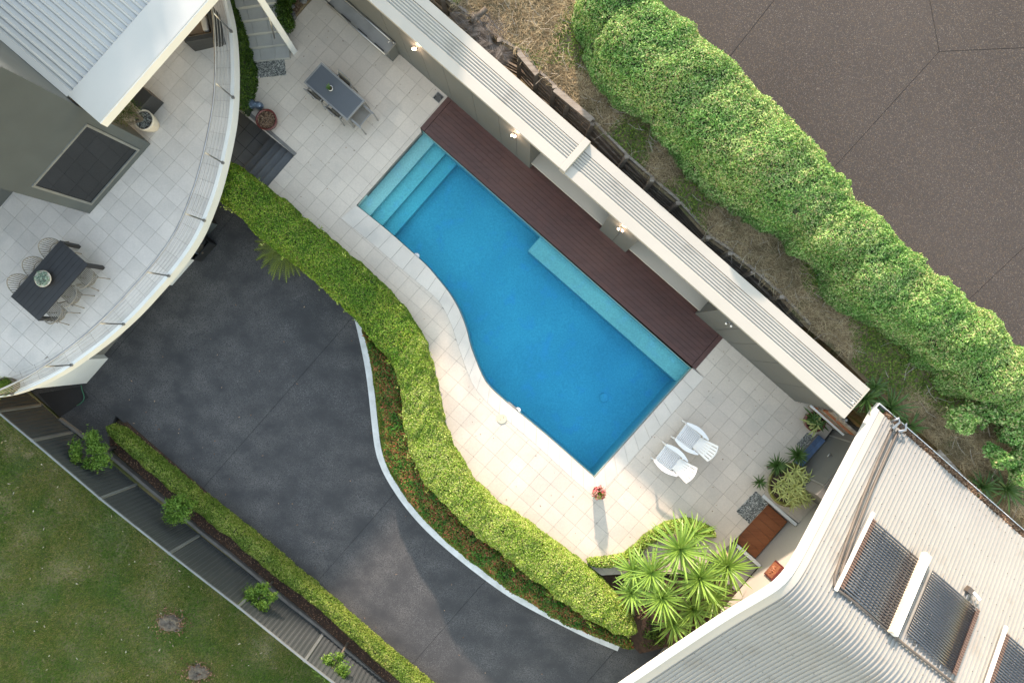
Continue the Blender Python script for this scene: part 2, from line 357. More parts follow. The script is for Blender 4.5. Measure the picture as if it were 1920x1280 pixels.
def hedge(name, outer, inner, zb, zt, n, L, Wd, lm, holes=.28, parent=None, label=None, cat='hedge', group=None, up=.3, jit=.75, depth=.05, **kw):
    G = hedge_surface(outer, inner, zb, zt, **kw); ns, nk = G.shape[:2]
    A = G[:-1, :-1]; B = G[1:, :-1]; C = G[:-1, 1:]; X = np.cross(B - A, C - A); ar = np.linalg.norm(X, axis=2).ravel()
    idx = rng.choice(len(ar), n, p=ar / ar.sum()); ia, ik = np.unravel_index(idx, (ns - 1, nk - 1)); s, t = rng.random((2, n, 1))
    P = (G[ia, ik] * (1 - s) + G[ia + 1, ik] * s) * (1 - t) + (G[ia, ik + 1] * (1 - s) + G[ia + 1, ik + 1] * s) * t
    N = norm(X[ia, ik]); cen = G.mean(axis=(1,))[ia]; sg = np.sign(np.sum(N * (P - cen), axis=1, keepdims=True)); sg[sg == 0] = 1; N *= sg
    P = P - N * (np.abs(rng.normal(0, depth, (n, 1))) - depth * .6)
    hn = np.array([nz(x, y, z, 7.0) + .6 * nz(x, y, z + 5, 2.2) for x, y, z in P]); kp = rng.random(n) < np.clip(1.25 - holes * 4 * np.clip(hn - .05, 0, 1), .12, 1)
    P, N, n = P[kp], N[kp], int(kp.sum())
    root = parent
    if label:
        c0 = G[0].mean(0); root = empty(name, (float(c0[0]), float(c0[1]), float(G[:, :, 2].min())), label, cat, group)
    np_mesh('foliage', leaf_quads(P, N, L, Wd, jit, up=up), 4, lm, root)
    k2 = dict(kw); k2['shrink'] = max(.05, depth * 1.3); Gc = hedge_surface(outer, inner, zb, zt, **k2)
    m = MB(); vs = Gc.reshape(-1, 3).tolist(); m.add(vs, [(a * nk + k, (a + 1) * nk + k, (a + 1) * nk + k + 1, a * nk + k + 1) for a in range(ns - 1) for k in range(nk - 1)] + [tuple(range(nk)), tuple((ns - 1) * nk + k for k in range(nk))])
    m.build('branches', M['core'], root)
    return root
def blob_leaves(c, rx, ry, rz, n, L, Wd, lumps=.25, ls=2.0, jit=.8, up=.2, fill=.5, seed=0):
    D = norm(rng.normal(0, 1, (n, 3))); rad = np.array([1 + lumps * nz(*(d * 1.0 + seed * 3.1), ls) * 1.6 for d in D])[:, None]
    q = (1 - fill * rng.random((n, 1)) ** 2); P = np.array(c) + D * np.array([rx, ry, rz]) * rad * q
    return leaf_quads(P, D, L, Wd, jit, up=up)

# ================================================================== GROUND
g = MB(); g.add([(-150, -150, -.3), (150, -150, -.3), (150, 150, -.3), (-150, 150, -.3)], [(0, 1, 2, 3)])
structure(g.build('ground', M['bank']))
# driveway: concrete slabs between saw cuts, all across the u axis
drive = empty('driveway', UV(0, 6, 0), kind='structure')
MB().prism([UV(-24, -9)[:2], UV(14, -9)[:2], UV(14, 10.35)[:2], UV(-24, 10.35)[:2]], -.25, -.012).build('sub_base', M['joint'], drive)
for a, b in zip((-24, -14, -9.46, -4.53, .12, 4.08, 8.6), (-14, -9.46, -4.53, .12, 4.08, 8.6, 14)):
    MB().prism([UV(a + .006, -9)[:2], UV(b - .006, -9)[:2], UV(b - .006, 10.33)[:2], UV(a + .006, 10.33)[:2]], -.011, 0).build('slab', M['asphalt'], drive)

MB().prism(P2([(30, 712), (57, 733), (112, 780), (160, 815), (206, 850), (206, 806)], 0) + [tuple(UV(-8.1, 10.336)[:2]), tuple(UV(-12, 10.336)[:2])], -.2, -.001).build('slab', M['asphalt'], drive)
# lawn and the strip under the fence
fence_base = [(-60, 640), (0, 687), (57, 736), (110, 784), (140, 808), (212, 862), (261, 903), (374, 999), (480, 1084), (605, 1186), (645, 1219), (711, 1277), (800, 1350)]
fb = P2(fence_base, 0)
lawnpoly = fb + P2([(800, 1500), (-300, 1500), (-300, 640)], 0)
structure(MB().prism(lawnpoly, -.3, -.01).build('lawn', M['lawn']))
vis = P2([(-30, 700), (0, 700), (760, 1330), (-30, 1330)], 0)
P = scatter(vis, 330000); P = P[in_poly(P, lawnpoly)]
hb = np.array([.5 + nz(x, y, 0, .9) for x, y in P[:, :2]]); P = P[rng.random(len(P)) < .35 + hb * .7]
P = np.c_[P, np.full(len(P), -.01)]
tag(np_mesh('grass', blades(P, .05, .014, .9), 3, M['leaf_lawn']), 'short mottled green and straw grass covering the lawn beyond the fence', 'grass', kind='stuff')

P = scatter(vis, 190); P = P[in_poly(P, lawnpoly)]; n_ = len(P)
tag(np_mesh('fallen_leaves', leaf_quads(np.c_[P, np.full(n_, .03)], np.tile([0, 0, 1.], (n_, 1)), .09, .035, .3), 4, leaf_mat('pale fallen leaves', [(.15, .11, .06), (.32, .27, .18), (.5, .46, .36)])), 'pale fallen leaves scattered over the lawn', 'leaves', kind='stuff')
# garden bed with mulch, between fence and driveway
bed = empty('garden_bed', UV(0, 10.8, 0), kind='structure')
bedpoly = P2([(113, 783), (207, 790), (216, 792)], 0.06) + [tuple(UV(u, 10.28)[:2]) for u in (-10.6, -4, 3, 10)] + [tuple(UV(10, 11.1)[:2])] + P2([(800, 1345), (711, 1272), (600, 1177), (480, 1078), (374, 993), (264, 898), (215, 855), (160, 815)], 0.06)
bedpoly = P2([(207, 800)], 0.06) + [tuple(UV(u, 10.24)[:2]) for u in (-7.7, -4, 3, 10)] + [tuple(UV(10, 11.25)[:2])] + P2([(805, 1340), (714, 1268), (603, 1173), (483, 1074), (377, 989), (267, 894), (225, 856), (205, 830)], 0.06)
MB().prism(bedpoly, -.2, .06).build('soil', M['soil'], bed)
P = scatter(bedpoly, 26000); P = np.c_[P, .065 + .02 * rng.random(len(P))]
np_mesh('bark_mulch', leaf_quads(P, np.tile([0, 0, 1.], (len(P), 1)), .05, .018, .35), 4, M['chip'], bed, 'stuff')
edge = P2([(113, 783), (160, 818), (205, 850), (261, 897), (320, 946), (374, 992), (430, 1036), (480, 1077), (540, 1127), (603, 1176), (660, 1225), (714, 1271), (770, 1318)], .1)
e2 = offset_line([Vector((*p, 0)) for p in edge], -.085)
kerb_root = empty('bed_edging', (edge[3][0], edge[3][1], 0), 'grey concrete edging strip between bark mulch and charcoal fence', 'edging')
for i in range(len(edge) - 1):
    MB().prism([edge[i], edge[i + 1], tuple(e2[i + 1][:2]), tuple(e2[i][:2])], -.1, .12 + .004 * (i % 2)).build('kerbstone', M['concrete'], kerb_root)
# driveway edge strip by the bottom edge
# fence : posts, rails and ribbed panels
fence = empty('metal_fence', (fb[5][0], fb[5][1], 0), 'long charcoal ribbed steel fence between lawn and mulched garden bed', 'fence')
post_px = [(60 - 66, 774 - 3), (60, 826), (187, 934), (317, 1037), (446, 1137), (571, 1238), (703, 1340)]
FH = 1.84
tops = [W(x, y, FH) for x, y in post_px]
tops.insert(0, tops[0] + (tops[0] - tops[1]))
for i, p in enumerate(tops):
    MB().box((p.x, p.y, FH / 2), (.075, .075, FH), ANG).build('fence_post', M['fencerail'], fence)
for a, b in zip(tops, tops[1:]):
    t = (b - a).normalized(); nrm = Vector((-t.y, t.x, 0)); L = (b - a).length
    MB().beam(a - Vector((0, 0, .02)) + t * .04, b - Vector((0, 0, .02)) - t * .04, .05, .05).build('top_rail', M['fencerail'], fence)
    MB().beam(Vector((a.x, a.y, .06)) + t * .04, Vector((b.x, b.y, .06)) - t * .04, .045, .06).build('bottom_rail', M['fence'], fence)
    m = MB(); line = []; s = .05; k = 0
    while s < L - .05:
        for ds, off in ((0, 0), (.05, 0), (.065, .022), (.115, .022), (.13, 0)):
            if s + ds < L - .04: line.append(a + t * (s + ds) + nrm * off)
        s += .145
    m.wallstrip(line, .08, FH - .04); m.build('fence_panel', M['fence'], fence)

# ================================================================== POOL TERRACE
pool_px = [(668, 385), (687, 400), (727, 432), (775, 475), (800, 497), (825, 527), (845, 552), (862, 582), (875, 617), (881, 645), (890, 670), (902, 700), (914, 722), (950, 755), (990, 787), (1030, 820), (1075, 860), (1115, 895)]
pool_edge = resample(smooth_line([W(x, y, T) for x, y in pool_px], 1), .15)
cop_px = [(639, 409), (661, 427), (702, 460), (750, 502), (790, 535), (822, 562), (835, 584), (848, 612), (857, 642), (865, 667), (874, 692), (889, 728), (918, 760), (955, 791), (993, 823), (1035, 861), (1077, 900), (1117, 935)]
cop_edge = resample(smooth_line([W(x, y, T) for x, y in cop_px], 1), .15)
pool_r = [W(1115, 895, T), W(1298, 690, T)]; cop_r = [W(1117, 935, T), W(1320, 708, T)]
deck_q = [W(788, 240, T), W(838, 187, T), W(1356, 633, T), W(1303, 690, T)]
for k_ in (1, 2): deck_q[k_] = UV(uv_of(deck_q[k_])[0], uv_of(W(1100, 409.5, T))[1] + .002, T)
pool_tl, pool_tr = W(668, 385, T), W(790, 247, T)
hedge_in_px = [(477, 335), (512, 360), (545, 385), (570, 410), (612, 440), (660, 482), (702, 517), (737, 550), (762, 580), (785, 612), (800, 642), (812, 685), (825, 742), (834, 790), (852, 835), (889, 897), (932, 938), (983, 970), (1037, 1012), (1092, 1052)]
terr = [tuple(W(x, y, T)[:2]) for x, y in [(838, 187), (640, 7.5), (560, -65), (640, -120), (560, -90), (585, 0), (537, 55), (545, 107), (556, 112), (472, 120), (468, 185), (447, 207), (552, 292), (500, 352)][0:3]]
west = [(641, -64), (585, 0), (537, 55), (545, 109), (476, 114), (466, 190), (447, 207), (552, 292), (500, 352)]
south = [(1128, 1078), (1180, 1075), (1300, 1075), (1375, 1015), (1380, 1009), (1445, 940), (1500, 982), (1535, 942), (1509, 872), (1564, 800), (1590, 770), (1493, 748)]
outer_px = [(560, -65)] + west + hedge_in_px[1:] + south
sv = uv_of(W(1100, 409.5, T))[1]
outer = [tuple(UV(-10.6, sv + .002)[:2])] + [tuple(W(x, y, T)[:2]) for x, y in outer_px[1:-1]] + [tuple(UV(uv_of(W(1491, 751, T))[0], sv + .002)[:2])]
deck_in = [tuple(deck_q[2][:2]), tuple(deck_q[3][:2])]
def ring(use_coping):
    e = cop_edge if use_coping else pool_edge
    lst = [tuple(deck_q[2][:2]), tuple(deck_q[3][:2])]
    if use_coping: lst += [tuple(cop_r[1][:2]), tuple(cop_r[0][:2])]
    else: lst += [tuple(pool_r[1][:2])]
    lst += [tuple(p[:2]) for p in reversed(e)]
    if use_coping: lst += [tuple(pool_tl[:2])]
    lst += [tuple(pool_tr[:2]), tuple(deck_q[0][:2]), tuple(deck_q[1][:2])]
    return outer + lst
terrace = empty('pool_terrace', W(740, 420, T), kind='structure')
MB().prism(ring(False), 0, T - .013).build('terrace_base', M['grout'], terrace)
tile_region = ring(True)
from mathutils.geometry import delaunay_2d_cdt
def cut_tile(sq, region):
    """triangles of the tile square that lie inside the region (any simple polygon)"""
    m_ = len(sq); reg = region if area(region) > 0 else region[::-1]
    vs, _, fs, _, _, of = delaunay_2d_cdt([Vector(p) for p in sq] + [Vector(p) for p in reg], [], [list(range(m_)), list(range(m_, m_ + len(reg)))], 0, 1e-5)
    tris = [f for f, o in zip(fs, of) if 0 in o and 1 in o]
    return vs, tris
def tri_prism(mb, vs, tris, z0, z1):
    used = sorted({i for f in tris for i in f}); ix = {v: k for k, v in enumerate(used)}; n = len(used); cnt = {}
    for f in tris:
        for a, b in zip(f, f[1:] + f[:1]): cnt[(a, b)] = 1
    sides = [(a, b) for a, b in cnt if (b, a) not in cnt]
    mb.add([(vs[v][0], vs[v][1], z1) for v in used] + [(vs[v][0], vs[v][1], z0) for v in used], [tuple(ix[v] for v in f) for f in tris] + [(ix[b], ix[a], ix[a] + n, ix[b] + n) for a, b in sides]); return mb
def lay_tiles(region, origin, pitch, z, th, m, parent, gap=.0028, cam_px=(-10, -10, 1930, 1290), limit=300, name='tile', jitz=.0012):
    cells = []
    us = [uv_of(p) for p in region]; u0, v0 = uv_of(origin)
    for i in range(int((min(a for a, _ in us) - u0) // pitch) - 1, int((max(a for a, _ in us) - u0) // pitch) + 2):
        for j in range(int((min(b for _, b in us) - v0) // pitch) - 1, int((max(b for _, b in us) - v0) // pitch) + 2):
            a, b = u0 + i * pitch, v0 + j * pitch
            sq = [tuple(UV(x, y)[:2]) for x, y in ((a + gap, b + gap), (a + gap, b + pitch - gap), (a + pitch - gap, b + pitch - gap), (a + pitch - gap, b + gap))]
            if area(sq) < 0: sq = sq[::-1]
            c0_ = np.array(sq); lo_, hi_ = c0_.min(0) - .01, c0_.max(0) + .01; near = False
            for p_, q_ in zip(region, region[1:] + region[:1]):
                if max(p_[0], q_[0]) >= lo_[0] and min(p_[0], q_[0]) <= hi_[0] and max(p_[1], q_[1]) >= lo_[1] and min(p_[1], q_[1]) <= hi_[1]: near = True; break
            if near:
                c = cut_tile(sq, region); ar = sum(abs(area([c[0][v_] for v_ in f])) for f in c[1])
                if ar < .003: continue
            else:
                if not in_poly(c0_.mean(0)[None], region)[0]: continue
                c = None; ar = pitch ** 2
            full = c is None
            mx = sum(p[0] for p in sq) / 4; my = sum(p[1] for p in sq) / 4
            px = CX + mx * F / (H - z); py = CY - my * F / (H - z)
            vis_ = cam_px[0] < px < cam_px[2] and cam_px[1] < py < cam_px[3]
            cells.append((not vis_, -ar, rnd.random(), c, full, (mx, my)))
    cells.sort(key=lambda t: t[:3])
    sq0 = [tuple(Vector(UV(x, y)[:2])) for x, y in ((-pitch / 2 + gap, -pitch / 2 + gap), (pitch / 2 - gap, -pitch / 2 + gap), (pitch / 2 - gap, pitch / 2 - gap), (-pitch / 2 + gap, pitch / 2 - gap))]
    shared = MB().prism(sq0, -th, 0).mesh(name); shared.materials.append(m)
    rest = MB()
    for k, (_, _, _, c, full, (mx, my)) in enumerate(cells):
        dz = rnd.uniform(-jitz, jitz)
        if k < limit:
            if full:
                o = bpy.data.objects.new(name, shared); COL.objects.link(o); attach(o, parent); o.location = (mx, my, z + dz)
            else: tri_prism(MB(), c[0], c[1], z - th, z + dz).build(name, m, parent)
        elif full: rest.prism([(mx + p.x, my + p.y) for p in map(Vector, sq0)], z - th, z + dz)
        else: tri_prism(rest, c[0], c[1], z - th, z + dz)
    if rest.v: rest.build(name + '_field', m, parent)['kind'] = 'stuff'
lay_tiles(tile_region, W(722.5, 181.2, T), .449, T, .012, M['tile'], terrace)
# coping stones round the pool
def strip_stones(inner, outer_, zt, th, m, parent, pitch=.45, name='coping_stone', gap=.004, z=None):
    Li = sum((b - a).length for a, b in zip(inner, inner[1:])); n = max(1, int(round(Li / pitch))); sub = 4
    a = resample(inner, n=n * sub + 1); b = resample(outer_, n=n * sub + 1)
    for i in range(n):
        ia = [tuple(a[i * sub + k][:2]) for k in range(sub + 1)]; ib = [tuple(b[i * sub + k][:2]) for k in range(sub + 1)]
        t0 = (Vector(ia[-1]) - Vector(ia[0])).normalized() * gap
        ia[0] = tuple(Vector(ia[0]) + t0); ib[0] = tuple(Vector(ib[0]) + t0); ia[-1] = tuple(Vector(ia[-1]) - t0); ib[-1] = tuple(Vector(ib[-1]) - t0)
        MB().prism(ia + ib[::-1], zt - th, zt + rnd.uniform(0, .0015)).build(name, m, parent)
co_in = [Vector((*p[:2], 0)) for p in offset_line(pool_edge, .015)]
strip_stones([Vector((*p[:2], 0)) for p in pool_edge], [Vector((*p[:2], 0)) for p in offset_line(cop_edge, .004)], T + .006, .05, M['coping'], terrace)
strip_stones([Vector((*p[:2], 0)) for p in pool_r], [Vector((*p[:2], 0)) for p in cop_r], T + .006, .05, M['coping'], terrace)

# ------------------------------------------------------------------ swimming pool
WL = T - .14
pool_poly = [tuple(p[:2]) for p in pool_edge] + [tuple(pool_r[1][:2]), tuple(deck_q[0][:2])]
pool = empty('swimming_pool', W(1000, 600, T - 1.7), 'blue swimming pool with curved long side and corner steps', 'pool')
def inset(poly, d_):
    p = dedupe(poly)
    if area(p) < 0: p = p[::-1]
    o_ = []
    for i in range(len(p)):
        a, b, c = Vector(p[i - 1]), Vector(p[i]), Vector(p[(i + 1) % len(p)]); e1, e2q = (b - a).normalized(), (c - b).normalized(); bis = Vector((-e1.y - e2q.y, e1.x + e2q.x))
        o_.append(tuple(b + bis / max(.4, bis.length_squared) * 2 * d_))
    return o_
n = len(pool_poly); wall_p = inset(pool_poly, .014); pool_in = inset(pool_poly, .008)
pm = MB(); pm.wallstrip([*wall_p, wall_p[0]], T - 1.29, T - .05); pm.build('pool_wall', M['plaster'], pool)
fl = MB()                                           # floor that falls towards the far end
us = [uv_of(p)[0] for p in pool_poly]
fl.add([(x, y, T - .95 - .30 * (uv_of((x, y))[0] - min(us)) / (max(us) - min(us))) for x, y in (pool_poly if area(pool_poly) > 0 else pool_poly[::-1])], [tuple(range(n))])
fl.build('pool_floor', M['plaster'], pool)
u_end = uv_of(pool_tl)[0]; v_a, v_b = uv_of(pool_tr)[1], uv_of(pool_tl)[1]
for k, (w_, dz) in enumerate(((.42, .30), (.84, .50), (1.26, .70))):
    sq = [tuple(UV(u, v)[:2]) for u, v in ((u_end - .3, v_a - .3), (u_end + w_, v_a - .3), (u_end + w_, v_b + .9), (u_end - .3, v_b + .9))]
    if area(sq) < 0: sq = sq[::-1]
    c = clip_poly(pool_in, sq)
    MB().prism(c, T - 1.28, T - dz).build('pool_step', M['plaster'], pool)
b0 = W(990, 468, WL); bu0 = uv_of(b0)[0]; bv1 = uv_of(W(1298, 690, T))[1]
bq = [UV(bu0, bv1 - .2)[:2], UV(9, bv1 - .2)[:2], UV(9, bv1 + .56)[:2], UV(bu0, bv1 + .56)[:2]]; bq = [tuple(p) for p in bq]
if area(bq) < 0: bq = bq[::-1]
MB().prism(clip_poly(pool_in, bq), T - 1.28, T - .42).build('underwater_bench', M['plaster'], pool)
# water: a clear tinted body with a faintly rippled skin
wm = bpy.data.materials.new('pool water'); wm.use_nodes = True; N = wm.node_tree.nodes; L = wm.node_tree.links; N.clear()
out = N.new('ShaderNodeOutputMaterial'); gl = N.new('ShaderNodeBsdfGlossy'); gl.inputs['Roughness'].default_value = .03
tr = N.new('ShaderNodeBsdfTransparent'); fr = N.new('ShaderNodeFresnel'); fr.inputs[0].default_value = 1.17
nn = N.new('ShaderNodeTexNoise'); nn.inputs['Scale'].default_value = 5; bu = N.new('ShaderNodeBump'); bu.inputs['Strength'].default_value = .25; bu.inputs['Distance'].default_value = .03
L.new(nn.outputs[0], bu.inputs['Height']); L.new(bu.outputs[0], gl.inputs['Normal']); L.new(bu.outputs[0], fr.inputs['Normal'])
mx = N.new('ShaderNodeMixShader'); L.new(fr.outputs[0], mx.inputs[0]); L.new(tr.outputs[0], mx.inputs[1]); L.new(gl.outputs[0], mx.inputs[2]); L.new(mx.outputs[0], out.inputs[0])
va = N.new('ShaderNodeVolumeAbsorption'); va.inputs['Color'].default_value = (.0, .875, .985, 1); va.inputs['Density'].default_value = 2.2; L.new(va.outputs[0], out.inputs[1])
wp = inset(pool_poly, .004)
o = MB().prism([tuple(p) for p in wp], T - 1.29, WL).build('pool_water', wm); structure(o)
# skimmer, lid, lights
MB().lathe([(.145, 0), (.15, .012), (.13, .02), (0.0, .02)], W(941, 785, T + .006), 24, cap=False).build('pool_cover_plate', M['skim'])
tag(bpy.data.objects['pool_cover_plate'], 'round beige skimmer lid set in the sunlit coping', 'skimmer lid')
h2 = MB()
for dx, dy in ((-.05, -.02), (.05, .04)): MB().lathe([(.012, .02), (.012, .024), (0, .024)], W(941, 785, T + .006) + Vector((dx, dy, 0)), 8, cap=False).build('finger_hole', M['dark'], bpy.data.objects['pool_cover_plate'])
c = W(1132, 745, T - 1.18); MB().lathe([(.14, .02), (.13, .035), (0, .045)], c, 20, cap=False).build('floor_drain', M['plaster'], pool)
t_ = (W(972, 775, T) - W(940, 748, T)).normalized()
MB().beam(W(951, 756, T - .1) + Vector((0, 0, 0)), W(968, 771, T - .1), .16, .16).build('skimmer_mouth', M['greyframe'])
tag(bpy.data.objects['skimmer_mouth'], 'grey skimmer mouth opening under the curved pool edge', 'skimmer')
for px, py, lb in ((971, 769, 'white round return fitting on pool wall beside the skimmer'), (781, 480, 'white round return fitting on shaded curved pool wall')):
    c = W(px, py, T - .15); m = MB(); m.lathe([(.085, -.03), (.095, 0), (.07, .03), (0, .035)], c, 18, cap=False); tag(m.build('return_fitting', M['offwhite'], smooth=True), lb, 'pool fitting')

# ------------------------------------------------------------------ timber deck between pool and shed
deck = empty('timber_deck', W(1060, 420, T - .1), 'dark red brown timber deck along the pool and shed', 'deck')
dv0, dv1 = -4.75, uv_of(deck_q[0])[1]; du0, du1 = uv_of(deck_q[0])[0], uv_of(deck_q[2])[0]
dv0 = uv_of(deck_q[1])[1] - .75
bw = .138
MB().prism([tuple(UV(a, b)[:2]) for a, b in ((du0 + .01, dv0), (du1 - .01, dv0), (du1 - .01, dv1 - .01), (du0 + .01, dv1 - .01))], T - .4, T - .04).build('deck_frame', M['dark'], deck)
v = dv1
while v > dv0:
    q_ = rnd.uniform(du0 + 1.6, du0 + 3.6); cuts = [du0 + .16, q_, q_ + rnd.uniform(1.8, 3.2), du1 - .16]
    for a, b in zip(cuts, cuts[1:]):
        if b - a > .3: MB().prism([tuple(UV(x, y)[:2]) for x, y in ((a + .003, v - bw + .005), (b - .003, v - bw + .005), (b - .003, v), (a + .003, v))], T - .035, T + .006 + rnd.uniform(-.0015, .0015)).build('deck_board', M['deck'], deck)
    v -= bw
for a in (du0, du1 - .15):
    MB().prism([tuple(UV(x, y)[:2]) for x, y in ((a, dv0), (a + .15, dv0), (a + .15, dv1), (a, dv1))], T - .035, T + .009).build('end_board', M['deck'], deck)

# ------------------------------------------------------------------ long storage shed
shed = empty('long_shed', W(1100, 409, T), 'long narrow grey storage shed with cream ribbed roof beside the deck', 'shed')
SZ = 4.08
sv = uv_of(W(1100, 409.5, T))[1]; ev = uv_of(W(1100, 361.7, SZ))[1]; nv = uv_of(W(1200, 352, SZ - .06))[1]
se = uv_of(W(1600, 765, SZ))[0]; s0 = -15.0
a1u, a2u = uv_of(W(997, 305, T + .45))[0], uv_of(W(1131, 421, T + .45))[0]
b1u, b2u = uv_of(W(1180, 466, T + .45))[0], uv_of(W(1315, 580, T + .45))[0]
wend = uv_of(W(1491, 751, T))[0]
joints = [s0, -13, -11.6, -10.2]
seam_u = [uv_of(W(x, y, T))[0] for x, y in ((772, 127), (806, 158), (847, 192), (896, 232), (940, 270), (968, 297))]
solid = [s0] + [-13, -11.5, -9.9, -8.4] + [u for u in seam_u if u > -8.3 and u < a1u - .3] + [a1u]
def wall_panels(us_):
    for a, b in zip(us_, us_[1:]):
        MB().prism([tuple(UV(x, y)[:2]) for x, y in ((a + .006, sv - .05), (b - .006, sv - .05), (b - .006, sv), (a + .006, sv))], T - .02, SZ - .12).build('wall_panel', M['shedwall'], shed)
wall_panels(sorted(solid)); wall_panels([a2u, (a2u + b1u) / 2, b1u])
wall_panels([b2u, b2u + .75, uv_of(W(1359, 633, T))[0] + .2, uv_of(W(1405, 673, T))[0], uv_of(W(1452, 713.5, T))[0], wend])
def uvbox(a, b, c, d_, z0, z1, name, m, parent, **k):
    return MB().prism([tuple(UV(x, y)[:2]) for x, y in ((a, c), (b, c), (b, d_), (a, d_))], z0, z1).build(name, m, parent, **k)
uvbox(s0, wend - .02, sv - 1.0, sv - .95, T - .3, SZ - .15, 'back_wall', M['shedwall'], shed)
for a, b in ((s0, a1u), (a2u, b1u), (b2u, wend)): uvbox(a + .01, b - .01, sv - .07, sv - .052, T, SZ - .14, 'wall_lining', M['dark'], shed)
uvbox(wend - .05, wend, sv - .94, sv - .06, T, SZ - .15, 'end_wall', M['shedwall'], shed)
for a, b in ((a1u, a2u), (b1u, b2u)):
    uvbox(a - .05, a - .002, sv - .95, sv - .055, T, SZ - .14, 'alcove_side', M['shedwall'], shed)
    uvbox(b + .002, b + .05, sv - .95, sv - .055, T, SZ - .14, 'alcove_side', M['shedwall'], shed)
    uvbox(a, b, sv - .7, sv - .06, T + .38, T + .45, 'bench_seat', M['beige'], shed, bevel=.005)
    uvbox(a, b, sv - .40, sv - .34, T, T + .38, 'bench_riser', M['shedwall'], shed)
    uvbox(a, b, sv - .72, sv - .70, T + .45, SZ - .2, 'alcove_back', M['shedwall'], shed)
# roof: two cream trays with a step between them
step_u = uv_of(W(1085, 292, SZ))[0]
def shed_roof2(u0, u1, dz):
    c1 = ev - (ev - nv) * .27; c2 = ev - (ev - nv) * .75
    uvbox(u0, u1, c1, ev, SZ - .13 + dz, SZ + dz, 'front_flashing', M['cream'], shed, bevel=.006)
    uvbox(u0, u1, nv, c2, SZ - .19 + dz, SZ - .02 + dz, 'rear_flashing', M['cream'], shed, bevel=.006)
    m = MB(); vs = []; npt = 6 * 8 + 1
    for i in range(npt):
        f_ = i / (npt - 1); v_ = c2 + .002 + (c1 - c2 - .004) * f_; z = SZ - .045 + dz + .034 * (2 * abs(math.sin(f_ * 6.5 * math.pi)) ** .55 - 1)
        vs += [UV(u0, v_, z), UV(u1, v_, z)]
    m.add(vs, [(2 * i, 2 * i + 1, 2 * i + 3, 2 * i + 2) for i in range(npt - 1)])
    m.build('ribbed_sheet', M['shedrib'], shed, smooth=True)
shed_roof2(s0, step_u - .16, .12); shed_roof2(step_u + .02, se, 0)
uvbox(step_u - .16, step_u + .02, nv, ev, SZ - .18, SZ + .13, 'step_flashing', M['cream'], shed, bevel=.01)
uvbox(s0, se - .02, nv + .05, ev - .05, SZ - .24, SZ - .2, 'roof_lining', M['dark'], shed)
uvbox(se - .02, se + .004, nv + .01, ev - .01, SZ - .26, SZ + .004, 'end_flashing', M['cream'], shed)
dp = W(1597, 752, SZ - .05)
MB().tube([dp, W(1600, 757, SZ - .3)], .06, 10).build('downpipe_head', M['white'], shed)
MB().tube([W(1578, 772, SZ - .25), W(1562, 800, T + .1)], .035, 8).build('downpipe', M['greyframe'], shed)

# ---- wall lamps
def wall_lamp(px, py, lit, label):
    p = W(px, py, SZ - .55); u, _ = uv_of(p); z = SZ - .55; e = empty('wall_lamp', UV(u, sv + .02, z), label, 'wall lamp', 'twin bulb wall lamps under the shed eave')
    MB().box(UV(u, sv + .015, z), (.12, .03, .10), ANG).build('backplate', M['greyframe'], e)
    for s_ in (-1, 1):
        q = UV(u + s_ * .055, sv + .07, z + .02 + .08 * s_)
        MB().tube([UV(u + s_ * .03, sv + .02, z), q], .018, 8).build('lamp_arm', M['black'], e)
        b_ = MB(); b_.lathe([(.0, -.035), (.024, -.025), (.033, 0), (.024, .025), (0, .035)], q + Vector((0, 0, .0)), 14, cap=False)
        b_.build('bulb', M['bulb'] if lit else M['bulboff'], e, smooth=True)
    if lit:
        l = bpy.data.lights.new('lamp_light', 'POINT'); l.energy = 2.5; l.color = (1, .75, .5); l.shadow_soft_size = .05
        lo = bpy.data.objects.new('lamp_light', l); COL.objects.link(lo); lo.location = UV(u, sv + .2, z)
wall_lamp(779, 90, 2, 'lit twin wall lamp nearest the steel bench')
wall_lamp(964, 254, 2, 'lit twin wall lamp above dark deck, before the first alcove')
wall_lamp(1166, 428, 2, 'lit twin wall lamp on the panel between the two alcoves')
wall_lamp(1370, 604, 0, 'unlit white twin wall lamp right of the second alcove')

# ---- steel outdoor bench at the shed wall
sb = empty('steel_sink_bench', W(700, 55, T), 'long steel counter with chrome rails on the shed wall', 'counter')
zc = T + .95; cu0, cu1 = -10.4, uv_of(W(750, 72, zc))[0]
uvbox(cu0, cu1, sv + .01, sv + .44, zc - .06, zc, 'counter_top', M['greyframe'], sb)
uvbox(cu0, cu1 - .1, sv + .01, sv + .30, T + .02, zc - .062, 'cabinet', M['shedwall'], sb)
for vv in (sv + .06, sv + .46):
    MB().tube([UV(cu0, vv, zc + .05), UV(cu1, vv, zc + .05)], .022, 8).build('chrome_rail', M['steel'], sb, smooth=True)
for i in range(7):
    uvbox(cu1 - .1 - i * .62 - .34, cu1 - .1 - i * .62, sv + .40, sv + .425, zc + .001, zc + .03, 'slot_handle', M['black'], sb)
MB().tube([UV(cu1 - .05, sv + .08, zc), UV(cu1 - .05, sv + .08, zc + .25), UV(cu1 - .05, sv + .2, zc + .28)], .015, 8).build('tap', M['steel'], sb, smooth=True)
